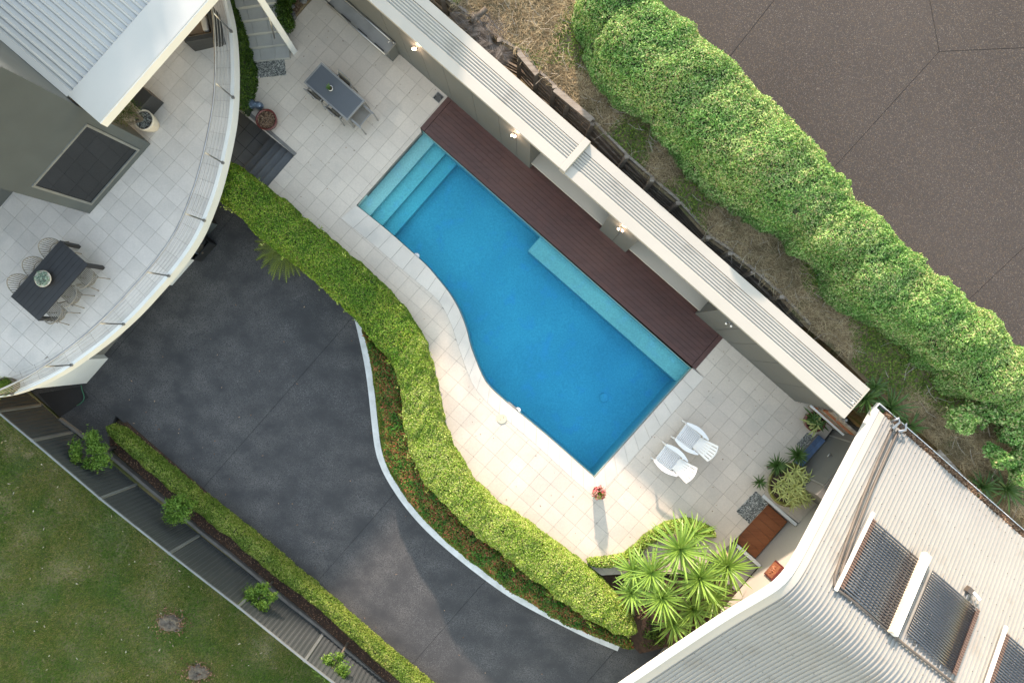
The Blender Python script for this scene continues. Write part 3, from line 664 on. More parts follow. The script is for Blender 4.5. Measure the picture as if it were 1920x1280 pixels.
# ---- floor drain grate
dg = empty('drain_grate', W(822, 183, T), 'square steel drain grate in paving by the deck corner', 'drain')
c = W(822, 183, T + .004)
for s_ in (-1, 1):
    MB().box(c + UV(s_ * .115, 0), (.02, .25, .012), ANG).build('frame_bar', M['greyframe'], dg)
    MB().box(c + UV(0, s_ * .115), (.21, .02, .012), ANG).build('frame_bar', M['greyframe'], dg)
MB().box(c - Vector((0, 0, .003)), (.21, .21, .008), ANG).build('drain_well', M['dark'], dg)
for i in range(-2, 3):
    MB().box(c + UV(i * .04, 0, .001), (.012, .21, .008), ANG + .5).build('grate_bar', M['greyframe'], dg)

# ================================================================== planting between terrace and driveway
kerb_px = [(664, 597), (668, 612), (680, 665), (687, 705), (692, 747), (697, 797), (703, 846), (715, 880), (729, 906), (756, 947), (795, 992), (842, 1034), (889, 1072), (952, 1118), (1000, 1145), (1049, 1170), (1100, 1196), (1158, 1220)]
kl = resample(smooth_line([W(x, y, .32) for x, y in kerb_px], 2), .2)
ko = offset_line(kl, .19)
m = MB(); n = len(kl)
m.add([(p[0], p[1], 0) for p in kl] + [(p[0], p[1], .32) for p in kl] + [(p[0], p[1], .32) for p in ko] + [(p[0], p[1], 0) for p in ko],
      [(i, i + 1, n + i + 1, n + i) for i in range(n - 1)] + [(n + i, n + i + 1, 2 * n + i + 1, 2 * n + i) for i in range(n - 1)] + [(2 * n + i, 2 * n + i + 1, 3 * n + i + 1, 3 * n + i) for i in range(n - 1)])
tag(m.build('white_kerb', M['kerb']), 'curved white painted kerb wall along the driveway below the hedges', 'kerb wall')
hin = [W(x, y, T + .02) for x, y in [(420, 300), (450, 315)] + hedge_in_px + [(1127, 1082), (1158, 1120), (1190, 1165)]]
hout_px = [(404, 345), (404, 372), (455, 415), (482, 447), (520, 474), (570, 514), (607, 548), (655, 590), (690, 637), (722, 669), (740, 702), (750, 737), (753, 785), (760, 822), (768, 860), (795, 913), (842, 960), (893, 1010), (952, 1053), (990, 1085), (1049, 1132), (1127, 1182), (1178, 1197)]
hout = [W(x, y, T + .95) for x, y in hout_px]
# sloping soil between kerb and hedge
slope = resample(ko, n=40); hb_ = resample([W(x, y, 1.2) for x, y in hout_px[8:]] , n=40)
m = MB(); m.add([(p[0], p[1], .22) for p in slope] + [(p[0] , p[1], .5) for p in hb_], [(i, i + 1, 41 + i, 40 + i) for i in range(39)])
structure(m.build('planting_slope', M['soil']))
def third(a, b, f): return [p.lerp(q, f) for p, q in zip(resample(a, n=50), resample(b, n=50))]
k3 = [Vector((p[0], p[1], 0)) for p in ko]; h3 = [Vector((p[0], p[1], 0)) for p in hb_]
hedge('ground_cover', third(k3, h3, 0.02), third(k3, h3, .50), .2, .50, 40000, .05, .026, M['leaf_cover'], label='low mossy green ground cover behind the white kerb', cat='ground cover', ns=60, nt_=8, ea=.6, eb=.6, bumps=.05, depth=.03)
hedge('red_tipped_hedge', [p.lerp(Vector((W(1200, 1208, .5).x, W(1200, 1208, .5).y, 0)), max(0, (i - 40) / 9) * .8) for i, p in enumerate(third(k3, h3, .26))], third(k3, h3, 1.25), .3, 1.25, 100000, .07, .03, M['leaf_red'], label='dark hedge with red young leaves between kerb and green hedge', ns=70, nt_=12, ea=.6, eb=.5, bumps=.14, bs=3, depth=.06)
def split(line, f): r = resample(line, n=200); k = int(200 * f); return r[:k + 6], r[k - 6:]
ho1, ho2 = split(hout, .44); hi1, hi2 = split(hin, .44)
clip_h = empty('clipped_hedge', W(700, 560, T), 'tall clipped bright green hedge curving between pool terrace and driveway', 'hedge')
def hz(f): return T + 1.0
hedge('x', ho1, hi1, lambda f: .7 + .3 * f, lambda f: T + .95, 165000, .046, .027, M['leaf_hedge'], parent=clip_h, ns=120, nt_=22, bumps=.07, bs=3.0, fineb=.05, depth=.05, taper=(1, 0))
hedge('x', ho2, hi2, 1.0, lambda f: T + .95 - .05 * f, 200000, .046, .027, M['leaf_hedge2'], parent=clip_h, ns=150, nt_=22, bumps=.08, bs=3.0, fineb=.05, depth=.05, taper=(0, 1))  # sunlit half of the same hedge: sunlight put into a yellower leaf colour
V = []
for q in resample(hin, n=90) + resample(hout, n=90):
    if rnd.random() < .5: V.append(leaf_quads(np.array([q.x + rnd.gauss(0, .05), q.y + rnd.gauss(0, .05), T + rnd.uniform(.2, 1.05)]) + rng.normal(0, .035, (14, 3)), rng.normal(0, 1, (14, 3)), .05, .03))
np_mesh('stray_shoots', np.concatenate(V), 4, M['leaf_hedge2'], clip_h)
# cycad peeping out below the hedge
def frond(c, ang, L_, droop, n=16, lw=.02, ll=.16, rise=.5):
    """one pinnate frond: curved midrib with leaflets on both sides"""
    c = Vector(c); d_ = Vector((math.cos(ang), math.sin(ang), 0)); s_ = Vector((-d_.y, d_.x, 0)); q = []
    for i in range(n):
        f = (i + 1) / n; p = c + d_ * (L_ * f) + Vector((0, 0, rise * L_ * f - droop * L_ * f * f)); sz = ll * math.sin(math.pi * (f * .85 + .12)) + .02
        for sd in (-1, 1):
            tip = p + s_ * sd * sz + d_ * sz * .55 + Vector((0, 0, .3 * sz)); w_ = d_ * lw
            q.append([p - w_, p + w_ * .6, tip, tip - w_ * .1])
    w_ = s_ * .012
    for i in range(4):
        f0, f1 = i / 4, (i + 1) / 4
        a = c + d_ * L_ * f0 + Vector((0, 0, rise * L_ * f0 - droop * L_ * f0 ** 2)); b = c + d_ * L_ * f1 + Vector((0, 0, rise * L_ * f1 - droop * L_ * f1 ** 2))
        q.append([a - w_, a + w_, b + w_, b - w_])
    return np.array([[list(v) for v in r] for r in q])
cy = empty('cycad', W(548, 470, .4), 'feathery green cycad on the driveway edge under the hedge', 'cycad')
MB().tube([W(540, 468, 0), W(540, 468, .5)], .12, 10, r2=.09).build('trunk', M['trunk'], cy)
for i in range(26):
    a = R(130 + i * 215 / 26 + rnd.uniform(-5, 5)); np_mesh('frond', frond(W(540, 462, .5), a, rnd.uniform(.85, 1.15), .45, n=18, ll=.14, rise=.35), 4, M['leaf_cycad'], cy)

# ---- low hedge along the lower driveway edge
lo_up = [(209, 797), (212, 793), (237, 802), (275, 832), (320, 870), (370, 912), (458, 980), (520, 1030), (617, 1113), (711, 1196), (814, 1281), (870, 1330)]
lo_dn = [(206, 806), (210, 822), (228, 838), (262, 868), (312, 912), (378, 968), (442, 1018), (511, 1078), (580, 1127), (655, 1194), (724, 1255), (800, 1320)]
lh = hedge('low_box_hedge', [W(x, y, .55) for x, y in lo_dn], [W(x, y, .1) for x, y in lo_up], .02, .62, 90000, .045, .028, M['leaf_low'], label='long low clipped box hedge between driveway and bark mulch', ns=110, nt_=11, bumps=.06, bs=4, depth=.035)

# ---- topiary trees on stems
def topiary(cpx, bpx, r, zc_, n, label, seed, tilt=0):
    c = W(cpx[0], cpx[1], zc_); b = W(bpx[0], bpx[1], .06)
    e = empty('small_tree', b, label, 'tree', 'small clipped trees in the mulch bed')
    MB().tube([b, b.lerp(c, .5) + Vector((.02, .01, 0)), c + Vector((0, 0, .1))], .04, 7, r2=.025).build('trunk', M['trunk'], e)
    for k in range(7):
        a = k * 0.9 + seed; MB().tube([c - Vector((0, 0, .1)), c + Vector((math.cos(a) * r * .7, math.sin(a) * r * .7, .12 * math.sin(a * 3)))], .014, 5, r2=.006).build('branch', M['trunk'], e)
    V = []
    for k in range(9):
        a = k * 2.4 + seed; rr = r * (.66 if k else .2) * rnd.uniform(.55, 1.3); q = (c.x + math.cos(a) * rr, c.y + math.sin(a) * rr, c.z + rnd.uniform(-.1, .12))
        V.append(blob_leaves(q, r * .40 * rnd.uniform(.6, 1.3), r * .40 * rnd.uniform(.6, 1.3), r * .3, n // 11, .065, .032, lumps=.6, seed=seed + k, fill=.8))
    np_mesh('crown', np.concatenate(V), 4, M['leaf_top'], e)
topiary((174, 846), (217, 838), .56, 1.25, 6500, 'round topped small tree at the end of the low hedge', 1)
topiary((338, 955), (372, 940), .50, 1.2, 5500, 'small bushy tree leaning over the second fence panel, touching the low hedge', 2)
topiary((487, 1119), (511, 1090), .46, 1.2, 4500, 'small open centred tree over the middle of the fence', 3)
topiary((624, 1250), (652, 1204), .44, 1.2, 4200, 'sparse small tree with bare branches at the bottom edge', 4)
# tree stumps in the lawn
for (px, py, r, lb) in ((320, 1166, .30, 'weathered grey tree stump with exposed roots in the lawn'), (372, 1260, .26, 'flat rotten brown tree stump near the bottom edge')):
    c = W(px, py, 0); e = empty('tree_stump', c, lb, 'stump')
    m = MB(); vs = []; nn_ = 18
    for ring_, (rr, z) in enumerate(((1.25, 0), (1.0, .09), (.8, .12), (.35, .07), (0.02, .06))):
        for j in range(nn_):
            a = 2 * math.pi * j / nn_; q = rr * r * (1 + .28 * nz(math.cos(a) * 2 + px, math.sin(a) * 2, ring_ * .3, 1.3)) ; vs.append((c.x + q * math.cos(a), c.y + q * math.sin(a) * .75, z - .02 + .05 * rnd.random()))
    m.add(vs, [(i * nn_ + j, i * nn_ + (j + 1) % nn_, (i + 1) * nn_ + (j + 1) % nn_, (i + 1) * nn_ + j) for i in range(4) for j in range(nn_)]); m.build('wood', M['trunk'], e)
    for k in range(6):
        a = rnd.uniform(0, 6.3); MB().tube([c + Vector((math.cos(a) * r * .6, math.sin(a) * r * .5, .06)), c + Vector((math.cos(a) * r * 1.2, math.sin(a) * r, .03)), c + Vector((math.cos(a + .3) * r * 1.7, math.sin(a + .3) * r * 1.2, -.01))], .035, 6, r2=.012).build('root', M['trunk'], e)
    P = np.c_[c.x + rng.normal(0, r * .8, 350), c.y + rng.normal(0, r * .6, 350), .03 + .03 * rng.random(350)]; np_mesh('wood_chips', leaf_quads(P, np.tile([0, 0, 1.], (350, 1)), .08, .03, .4), 4, M['chip'], e, 'stuff')

# ================================================================== LEFT HOUSE with curved terrace
rim_px = [(405, -60), (416, -30), (424, 0), (432, 32), (437, 70), (439.5, 110), (440, 150), (439, 190), (436, 225), (430, 258), (423, 292), (415, 326), (404, 365), (390, 402), (374, 440), (350, 478), (322, 514), (290, 550), (260, 583), (232, 610), (200, 638), (160, 668), (120, 696), (75, 720), (30, 738), (0, 745), (-60, 752), (-140, 752)]
rim = resample(smooth_line([W(x, y, BZ) for x, y in rim_px], 2), .15)
house = empty('house', W(100, 330, BZ), 'grey clad house with pale ribbed roof and curved tiled terrace', 'house')
inner1 = offset_line(rim, -.10); inner2 = offset_line(rim, -.54)
r2 = [tuple(p[:2]) for p in rim]
back = [tuple(W(-600, 752, BZ)[:2]), tuple(W(-600, -400, BZ)[:2]), tuple(W(405, -400, BZ)[:2])]
slab = MB().prism(r2 + back, BZ - .34, BZ - .013).build('terrace_slab', M['whitewall'], house)
m = MB(); n = len(rim); m.add([(p[0], p[1], BZ - .013) for p in rim] + [(p[0], p[1], BZ + .02) for p in rim] + [(p[0], p[1], BZ + .02) for p in inner1] + [(p[0], p[1], BZ - .013) for p in inner1],
    [(i, i + 1, n + i + 1, n + i) for i in range(n - 1)] + [(n + i, n + i + 1, 2 * n + i + 1, 2 * n + i) for i in range(n - 1)] + [(2 * n + i, 2 * n + i + 1, 3 * n + i + 1, 3 * n + i) for i in range(n - 1)])
m.build('terrace_rim', M['whitewall'], house)
MB().prism([tuple(p[:2]) for p in inner1] + back, BZ - .0128, BZ - .009).build('tile_bed', M['grout'], house)
htile = empty('terrace_paving', W(300, 300, BZ), kind='structure')
vis_in2 = [p for p in inner2]
region = [tuple(p[:2]) for p in inner2] + [tuple(W(-60, 560, BZ)[:2]), tuple(W(-60, -60, BZ)[:2]), tuple(W(360, -60, BZ)[:2])]
lay_tiles(region, W(321, 214, BZ), .449, BZ, .009, M['btile'], htile)
# the curved border: grooved stones, each made of narrow strips
sub_root = htile
Li = sum((b - a).length for a, b in zip(inner1, inner1[1:])); nb = int(Li / .45); a_ = resample([Vector((*p[:2], 0)) for p in inner1], n=nb * 3 + 1); b_ = resample([Vector((*p[:2], 0)) for p in inner2], n=nb * 3 + 1)
for i in range(nb):
    m = MB()
    for s_ in range(5):
        f0, f1 = s_ / 5 + .008, (s_ + 1) / 5 - .008
        A = [a_[i * 3 + k].lerp(b_[i * 3 + k], f0) for k in range(4)]; B = [a_[i * 3 + k].lerp(b_[i * 3 + k], f1) for k in range(4)]
        t0 = (A[3] - A[0]).normalized() * .004; A[0] += t0; B[0] += t0; A[3] -= t0; B[3] -= t0
        m.prism([tuple(p[:2]) for p in A] + [tuple(p[:2]) for p in B[::-1]], BZ - .009, BZ + .001)
    m.build('border_stone', M['btile'], htile)
# railing
rail = empty('terrace_railing', W(439, 185, BZ), 'curved steel handrail with thin wires round the house terrace', 'railing')
ro = offset_line(rim, -.02)
top_line = [Vector((p[0], p[1], BZ + 1.12)) for p in ro]
MB().tube(top_line[::2] , .028, 8).build('handrail', M['steel'], rail, smooth=True)
wr = MB()
for k, z in enumerate((.2, .38, .56, .74, .92)): MB().tube([Vector((p[0], p[1], BZ + z)) for p in ro[::3]], .0045, 4).build('wire', M['steel'], rail)
for x, y in ((436, 60), (439, 185), (422, 305), (381, 418), (321, 522), (237, 611), (140, 687), (25, 741)):
    q = W(x, y, BZ); k = min(range(len(ro)), key=lambda i: (ro[i][0] - q.x) ** 2 + (ro[i][1] - q.y) ** 2); q = Vector((ro[k][0], ro[k][1], BZ))
    MB().tube([q - Vector((0, 0, .1)), q + Vector((0, 0, 1.1))], .02, 8).build('rail_post', M['steel'], rail, smooth=True)
    MB().tube([q + Vector((0, 0, 0)), q + Vector((0, 0, .05))], .045, 10).build('post_bracket', M['greyframe'], rail)
# garage front below: white piers, grey doors
gu = -9.46
for a, b in ((5.02, 6.08), (9.13, 10.17)):
    uvbox(gu - .55, gu, a, b, 0, BZ - .34, 'garage_pier', M['whitewall'], house)
for a, b in ((6.08, 9.13), (3.7, 5.02)):
    uvbox(gu - .45, gu - .18, a, b, 0, BZ - .34, 'garage_door' if a > 5 else 'lower_wall', M['greyframe'] if a == 6.08 else M['cladding'], house)
uvbox(gu - .14, gu - .02, 6.09, 9.12, BZ - .62, BZ - .345, 'door_lintel', M['greyframe'], house)
# thin dark patch laid on the drive, and hose
structure(MB().prism(P2([(72, 738), (152, 724), (166, 745), (112, 782)], .01), 0.001, .012).build('dark_patch', M['joint']))
hp = [W(x, y, .03) for x, y in ((152, 722), (154, 732), (158, 742), (157, 750), (150, 757), (144, 760))]
tag(MB().tube(smooth_line(hp, 2), .015, 6).build('garden_hose', M['hose'], smooth=True), 'green garden hose curling on the ground by the white pier', 'hose')
# crate below the terrace rim
cr = empty('black_crate', W(368, 470, 0), 'open black crate of odds and ends beside the white garage pier', 'crate')
cc = UV(gu - .1, 4.55, 0)
for s_ in (-1, 1):
    MB().box(cc + UV(s_ * .3, 0, .25), (.03, .72, .5), ANG).build('side', M['black'], cr); MB().box(cc + UV(0, s_ * .36, .25), (.57, .03, .5), ANG).build('side', M['black'], cr)
MB().box(cc + Vector((0, 0, .03)), (.57, .69, .04), ANG).build('bottom', M['dark'], cr)
for k in range(6): MB().box(cc + UV(rnd.uniform(-.15, .2), rnd.uniform(-.25, .25), .2 + .04 * k), (.28, .2, .05), rnd.random() * 3).build('oddment', M[('greyframe', 'bluestone', 'trunk')[k % 3]], cr)

# house walls
wu = uv_of(W(282, 270, BZ))[0]; wv0 = uv_of(W(282, 270, BZ))[1]; wv1 = uv_of(W(168, 401, BZ))[1]
WT = 8.2
win_v0, win_v1 = uv_of(W(265, 283, BZ + .2))[1], uv_of(W(172, 385, BZ + .2))[1]
wz0, wz1 = BZ + .22, BZ + 2.45
def clad(u0, u1, v0, v1, z0, z1, name, pitch=.18, face='u'):
    """horizontal boards, each lapping the one below"""
    z = z0
    while z < z1 - .01:
        t = min(z + pitch, z1); m = MB()
        if face == 'u':
            a = [UV(u1 + .006, v0, z), UV(u1 + .006, v1, z), UV(u1, v1, t), UV(u1, v0, t)]
            b = [UV(u1 - .04, v0, z), UV(u1 - .04, v1, z), UV(u1 - .04, v1, t), UV(u1 - .04, v0, t)]
        else:
            a = [UV(u0, v0 - .006, z), UV(u1, v0 - .006, z), UV(u1, v0, t), UV(u0, v0, t)]
            b = [UV(u0, v0 + .04, z), UV(u1, v0 + .04, z), UV(u1, v0 + .04, t), UV(u0, v0 + .04, t)]
        m.add(a + b, [(0, 1, 2, 3), (7, 6, 5, 4), (0, 4, 5, 1), (1, 5, 6, 2), (2, 6, 7, 3), (3, 7, 4, 0)])
        m.build(name, M['cladding'], house); z = t
clad(0, wu, wv0, wv1, BZ, wz0, 'weatherboard')
clad(0, wu, wv0, win_v0, wz0, wz1, 'weatherboard', .186); clad(0, wu, win_v1, wv1, wz0, wz1, 'weatherboard', .186)
clad(0, wu, wv0, wv1, wz1, WT, 'weatherboard')
clad(wu - 6, wu - .04, wv0, 0, BZ, WT, 'weatherboard', face='v')
uvbox(wu - 6, wu - .05, wv0 + .05, wv1 - .01, BZ, WT, 'inner_wall', M['dark'], house)
uvbox(wu - 8, wu - 1.95, wv1, wv1 + 5, BZ, WT, 'side_wing_wall', M['cladding'], house)
wf = empty('window', UV(wu, (win_v0 + win_v1) / 2, wz0)); attach(wf, house)
for (a, b, z0, z1) in ((win_v0, win_v1, wz0, wz0 + .06), (win_v0, win_v1, wz1 - .06, wz1), (win_v0, win_v0 + .06, wz0 + .06, wz1 - .06), (win_v1 - .06, win_v1, wz0 + .06, wz1 - .06)):
    o = MB().prism([tuple(UV(x, y)[:2]) for x, y in ((wu - .04, a), (wu + .03, a), (wu + .03, b), (wu - .04, b))], z0, z1).build('window_frame', M['fencerail'], None); attach(o, wf)
o = MB().prism([tuple(UV(x, y)[:2]) for x, y in ((wu - .03, win_v0 + .05), (wu + .0, win_v0 + .05), (wu + .0, win_v1 - .05), (wu - .03, win_v1 - .05))], wz0 + .05, wz1 - .05).build('pane', M['glass'], None); attach(o, wf)
# roof of ribbed sheet with wide flat gutter capping
RZ = 5.8; ru = uv_of(W(197, 236, RZ))[0]; rv0 = uv_of(W(197, 236, RZ))[1]
band = .95; rl = rv0 - 9
m = MB(); m.prism([tuple(UV(x, y)[:2]) for x, y in ((ru - band, rl), (ru, rl), (ru, rv0), (ru - band, rv0))], RZ - .0, RZ + .22); m.build('gutter_capping', M['roofgrey'], house, bevel=.01)
uvbox(ru, ru + .02, rl, rv0, RZ - .06, RZ + .2, 'fascia', M['white'], house)
m = MB(); vs = []; fs = []; pitch = .17; k = 0; vv = rl; seq = []
while vv < rv0 - .12:
    seq += [(vv, 0), (vv + .09, 0), (vv + .11, .045), (vv + .14, .045)]; vv += pitch
seq.append((rv0 - .1, 0))
for v_, dz in seq: vs += [UV(ru - band + .02, v_, RZ + .14 + dz), UV(ru - 9, v_, RZ + .75 + dz)]
m.add(vs, [(2 * i, 2 * i + 1, 2 * i + 3, 2 * i + 2) for i in range(len(seq) - 1)]); m.build('roof_sheet', M['roofgrey'], house)
m = MB(); a = UV(ru - band, rv0 - .04, RZ + .14); b = UV(ru - 9, rv0 - .04, RZ + .75); m.beam(a, b, .16, .16); m.build('barge_capping', M['roofgrey'], house)
m = MB(); m.beam(UV(ru - .75, wv0 - .18, RZ - .35), UV(ru - 9, wv0 - .18, RZ + .2), .34, .22); m.build('side_fascia', M['beige'], house)
# white post with its own footing on the terrace
wp0, wp1 = W(553, 99, T), W(480, -14, T + 3.5)
tag(MB().beam(wp0, wp1, .16, .07, up=(.8, -.6, 0)).build('white_post', M['white'], bevel=.006), 'tall slanted white steel post rising beside the garden stairs', 'post')

# ---- furniture on the house terrace
def chair_proto():
    e = empty('dining_chair', (0, 0, 0))
    m = MB()
    for i in range(11):
        y = -.2 + i * .04; m.box((.0, y, .44), (.42, .018, .014))
    m.build('seat', M['rope'], e, local=True)
    m = MB(); n = 15
    for i in range(n):                                # curved basket back, open slats fanning upwards
        a = R(-95 + 190 * i / (n - 1)); r0, r1 = .21, .28; h = .80 - .13 * abs(math.sin(a)) ** 2
        p = Vector((-.02 - r0 * math.cos(a), r0 * math.sin(a), .45)); q = Vector((-.04 - r1 * math.cos(a), r1 * 1.02 * math.sin(a), h)); m.beam(p, q, .018, .008)
    m.build('backrest', M['rope'], e, local=True)
    m = MB(); pts = [Vector((-.04 - .28 * math.cos(R(-95 + 190 * i / 18)), .286 * math.sin(R(-95 + 190 * i / 18)), .80 - .13 * abs(math.sin(R(-95 + 190 * i / 18))) ** 2)) for i in range(19)]
    m.tube(pts, .014, 6); pts = [Vector((-.02 - .21 * math.cos(R(-95 + 190 * i / 18)), .21 * math.sin(R(-95 + 190 * i / 18)), .45)) for i in range(19)]; m.tube(pts, .012, 6); m.build('back_frame', M['rope'], e, local=True)
    for sx in (-1, 1):
        for sy in (-1, 1): MB().tube([(sx * .17, sy * .17, .44), (sx * .24, sy * .22, 0)], .014, 6).build('leg', M['rope'], e, local=True)
    return e
def copy_thing(o):
    c = o.copy(); COL.objects.link(c)
    for ch in o.children:
        d_ = ch.copy(); COL.objects.link(d_); d_.parent = c
        for g_ in ch.children: h_ = g_.copy(); COL.objects.link(h_); h_.parent = d_
    return c
tz = BZ + .75
tcs = [W(112, 451, tz), W(164, 497, tz), W(72, 601, tz), W(21, 555, tz)]; tc = sum(tcs, Vector()) / 4
tu, tv = uv_of(tc); lu = .485; lv = .98
tb = empty('dining_table', (tc.x, tc.y, BZ), 'long black slatted dining table on the house terrace', 'table')
for i in range(7): uvbox(tu - lu + i * .1386, tu - lu + i * .1386 + .134, tv - lv, tv + lv, tz - .03, tz, 'table_board', M['black'], tb)
for a in (-1, 1):
    for b in (-1, 1): uvbox(tu + a * (lu - .05) - .045, tu + a * (lu - .05) + .045, tv + b * (lv - .05) - .045, tv + b * (lv - .05) + .045, BZ, tz - .031, 'leg', M['black'], tb)
ch0 = chair_proto(); names = ['first', 'middle', 'last']
k = 0
for side, sn in ((-1, 'house'), (1, 'railing')):
    for j, dv in enumerate((-.62, 0, .62)):
        o = ch0 if k == 0 else copy_thing(ch0); k += 1
        p = UV(tu + side * (lu + .02 + (.0 if side < 0 else .03)), tv + dv + (0.02 if j == 1 else 0)); o.location = (p.x, p.y, BZ); o.rotation_euler = (0, 0, ANG + (0 if side < 0 else math.pi) + rnd.uniform(-.06, .06))
        pos = ('by the big window', 'middle of the row', 'by the lower left end')[j]
        tag(o, f'taupe slatted chair, {sn} side of black table, {pos}', 'chair', 'taupe chairs round the black dining table')
# bowl of succulents
bw_ = empty('succulent_bowl', W(85, 523, tz), 'round bowl of pale green succulents on the black table', 'plant bowl')
c = W(86, 523, tz); MB().lathe([(.10, 0), (.19, .06), (.22, .12), (.20, .12), (.0, .10)], c, 24, cap=False).build('bowl', M['palepot'], bw_, smooth=True)
V = [blob_leaves((c.x + .14 * math.cos(a) * q, c.y + .14 * math.sin(a) * q, c.z + .15), .07, .07, .04, 60, .05, .03) for a, q in [(i * 1.05, 1) for i in range(6)] + [(0, 0)]]
np_mesh('succulents', np.concatenate(V), 4, M['succulent'], bw_)
# wicker lounge under the roof edge
sf = empty('wicker_sofa', W(390, 60, BZ), 'dark wicker corner sofa under the roof edge by the railing', 'sofa')
su, sv2 = uv_of(W(418, 84, BZ))
MB().prism(P2([(399, 6), (414, 25), (427, 86), (402, 95), (366, 98), (343, 74), (330, 30)], BZ + .0)[:0] or P2([(397, 10), (412, 28), (424, 84), (366, 97), (340, 68), (345, 20)], BZ), BZ, BZ + .36).build('sofa_base', M['wicker'], sf)
MB().prism(P2([(392, 8), (401, 24), (409, 78), (400, 80), (390, 28), (382, 14)], BZ + .68), BZ + .36, BZ + .68).build('backrest', M['wicker'], sf, bevel=.02)
MB().prism(P2([(400, 60), (404, 70), (346, 80), (343, 70)], BZ + .62), BZ + .36, BZ + .62).build('armrest', M['wicker'], sf, bevel=.02)
MB().prism(P2([(376, 30), (392, 52), (396, 62), (352, 68), (352, 40)], BZ + .46), BZ + .361, BZ + .46).build('seat_cushion', M['cushion'], sf, bevel=.03)
MB().prism(P2([(380, 18), (387, 34), (390, 56), (380, 58), (374, 36), (372, 22)], BZ + .6), BZ + .461, BZ + .6).build('back_cushion', M['linen'], sf, bevel=.04)
pb = empty('black_planter_box', W(265, 190, BZ), 'black square box partly under the roof beside the pale pot', 'box')
c = W(272, 188, BZ + .3); MB().box(c, (.5, .5, .6), ANG).build('box_body', M['wicker'], pb, bevel=.01)
def lathe_pot(name, c, r, h, m, label, cat, soil=True, group=None, shape=0, scale_n=28):
    e = empty(name, c, label, cat, group); c = Vector(c)
    pr = [(r * .62, 0), (r * .9, h * .45), (r, h * .85), (r * 1.04, h), (r * .9, h), (r * .86, h * .88)] if shape == 0 else [(r * .75, 0), (r * .92, h * .8), (r * 1.02, h * .82), (r * 1.02, h), (r * .9, h), (r * .88, h * .85)]
    MB().lathe(pr, c, scale_n, cap=False).build('pot', m, e, smooth=True)
    if soil: MB().lathe([(r * .88, h * .86), (r * .4, h * .9), (0, h * .9)], c, scale_n, cap=False).build('soil', M['soil'], e)
    return e
c = W(288, 236, BZ); e = lathe_pot('white_pot', c, .27, .52, M['palepot'], 'big pale pot of wispy dark shrub at the wall corner', 'pot plant')
P = scatter([(c.x + .22 * math.cos(a), c.y + .22 * math.sin(a)) for a in np.linspace(0, 6.28, 12, endpoint=False)], 260)
np_mesh('pebbles', leaf_quads(np.c_[P, np.full(len(P), c.z + .49)], np.tile([0, 0, 1.], (len(P), 1)), .05, .035, .3), 4, M['pebble'], e)
V = []
for k in range(26):
    a = R(rnd.uniform(100, 230)); q = rnd.uniform(.1, .55); cc = Vector((c.x + math.cos(a) * q, c.y + math.sin(a) * q, c.z + .7 + rnd.uniform(0, .5)))
    MB().tube([c + Vector((0, 0, .45)), cc], .008, 4).build('stem', M['trunk'], e)
    V.append(leaf_quads(np.array(cc) + rng.normal(0, .10, (26, 3)), rng.normal(0, 1, (26, 3)), .09, .014, .5))
np_mesh('wispy_leaves', np.concatenate(V), 4, M['leaf_dark'], e)
c = W(28, 722, BZ); e = lathe_pot('round_planter', c, .24, .35, M['trunk'], 'round brown planter of grassy plant behind the railing corner', 'pot plant')
np_mesh('grassy_leaves', blades(np.c_[rng.normal(c.x, .09, 500), rng.normal(c.y, .09, 500), np.full(500, c.z + .3)], .2, .015, .7), 3, M['leaf_weed'], e)

# ================================================================== stairs between house and terrace
st = empty('garden_stairs', W(500, 60, T), 'pale tiled garden stairs climbing from the terrace at the top edge', 'stairs')
yb = 112; zz = T
nos = [((474, 114), (542, 107)), ((467, 88.5), (539, 80.5)), ((459, 64), (532, 55)), ((451, 39), (524, 29)), ((442, 14), (516, 3)), ((433, -12), (508, -23)), ((424, -38), (500, -49))]
for i in range(6):
    z = T + .165 * (i + 1); a, b = nos[i]; c_, d_ = nos[i + 1]
    A, B = W(*a, z), W(*b, z); C, D = W(*d_, z + .165), W(*c_, z + .165)
    ext = 1.0
    MB().prism([tuple(A[:2]), tuple(B[:2]), tuple(C[:2]), tuple(D[:2])], T - .1, z - .03).build('stair_riser', M['stairtile'], st)
    for f0, f1 in ((0, .22), (.22, .62), (.62, 1)):
        q = [A.lerp(B, f0 + .004), A.lerp(B, f1 - .004), D.lerp(C, f1 - .004), D.lerp(C, f0 + .004)]
        fwd = (A - D).normalized() * .02
        MB().prism([tuple((q[0] + fwd)[:2]), tuple((q[1] + fwd)[:2]), tuple((q[2] + fwd * .4)[:2]), tuple((q[3] + fwd * .4)[:2])], z - .029, z + rnd.uniform(0, .002)).build('stair_tile', M['stairtile'], st)
tag(MB().tube([W(515, 72, T + .9), W(508, 45, T + 1.3), W(500, 18, T + 1.6), W(492, -20, T + 1.9)], .022, 8).build('stair_handrail', M['steel'], smooth=True), 'thin steel handrail along the pale garden stairs', 'handrail')
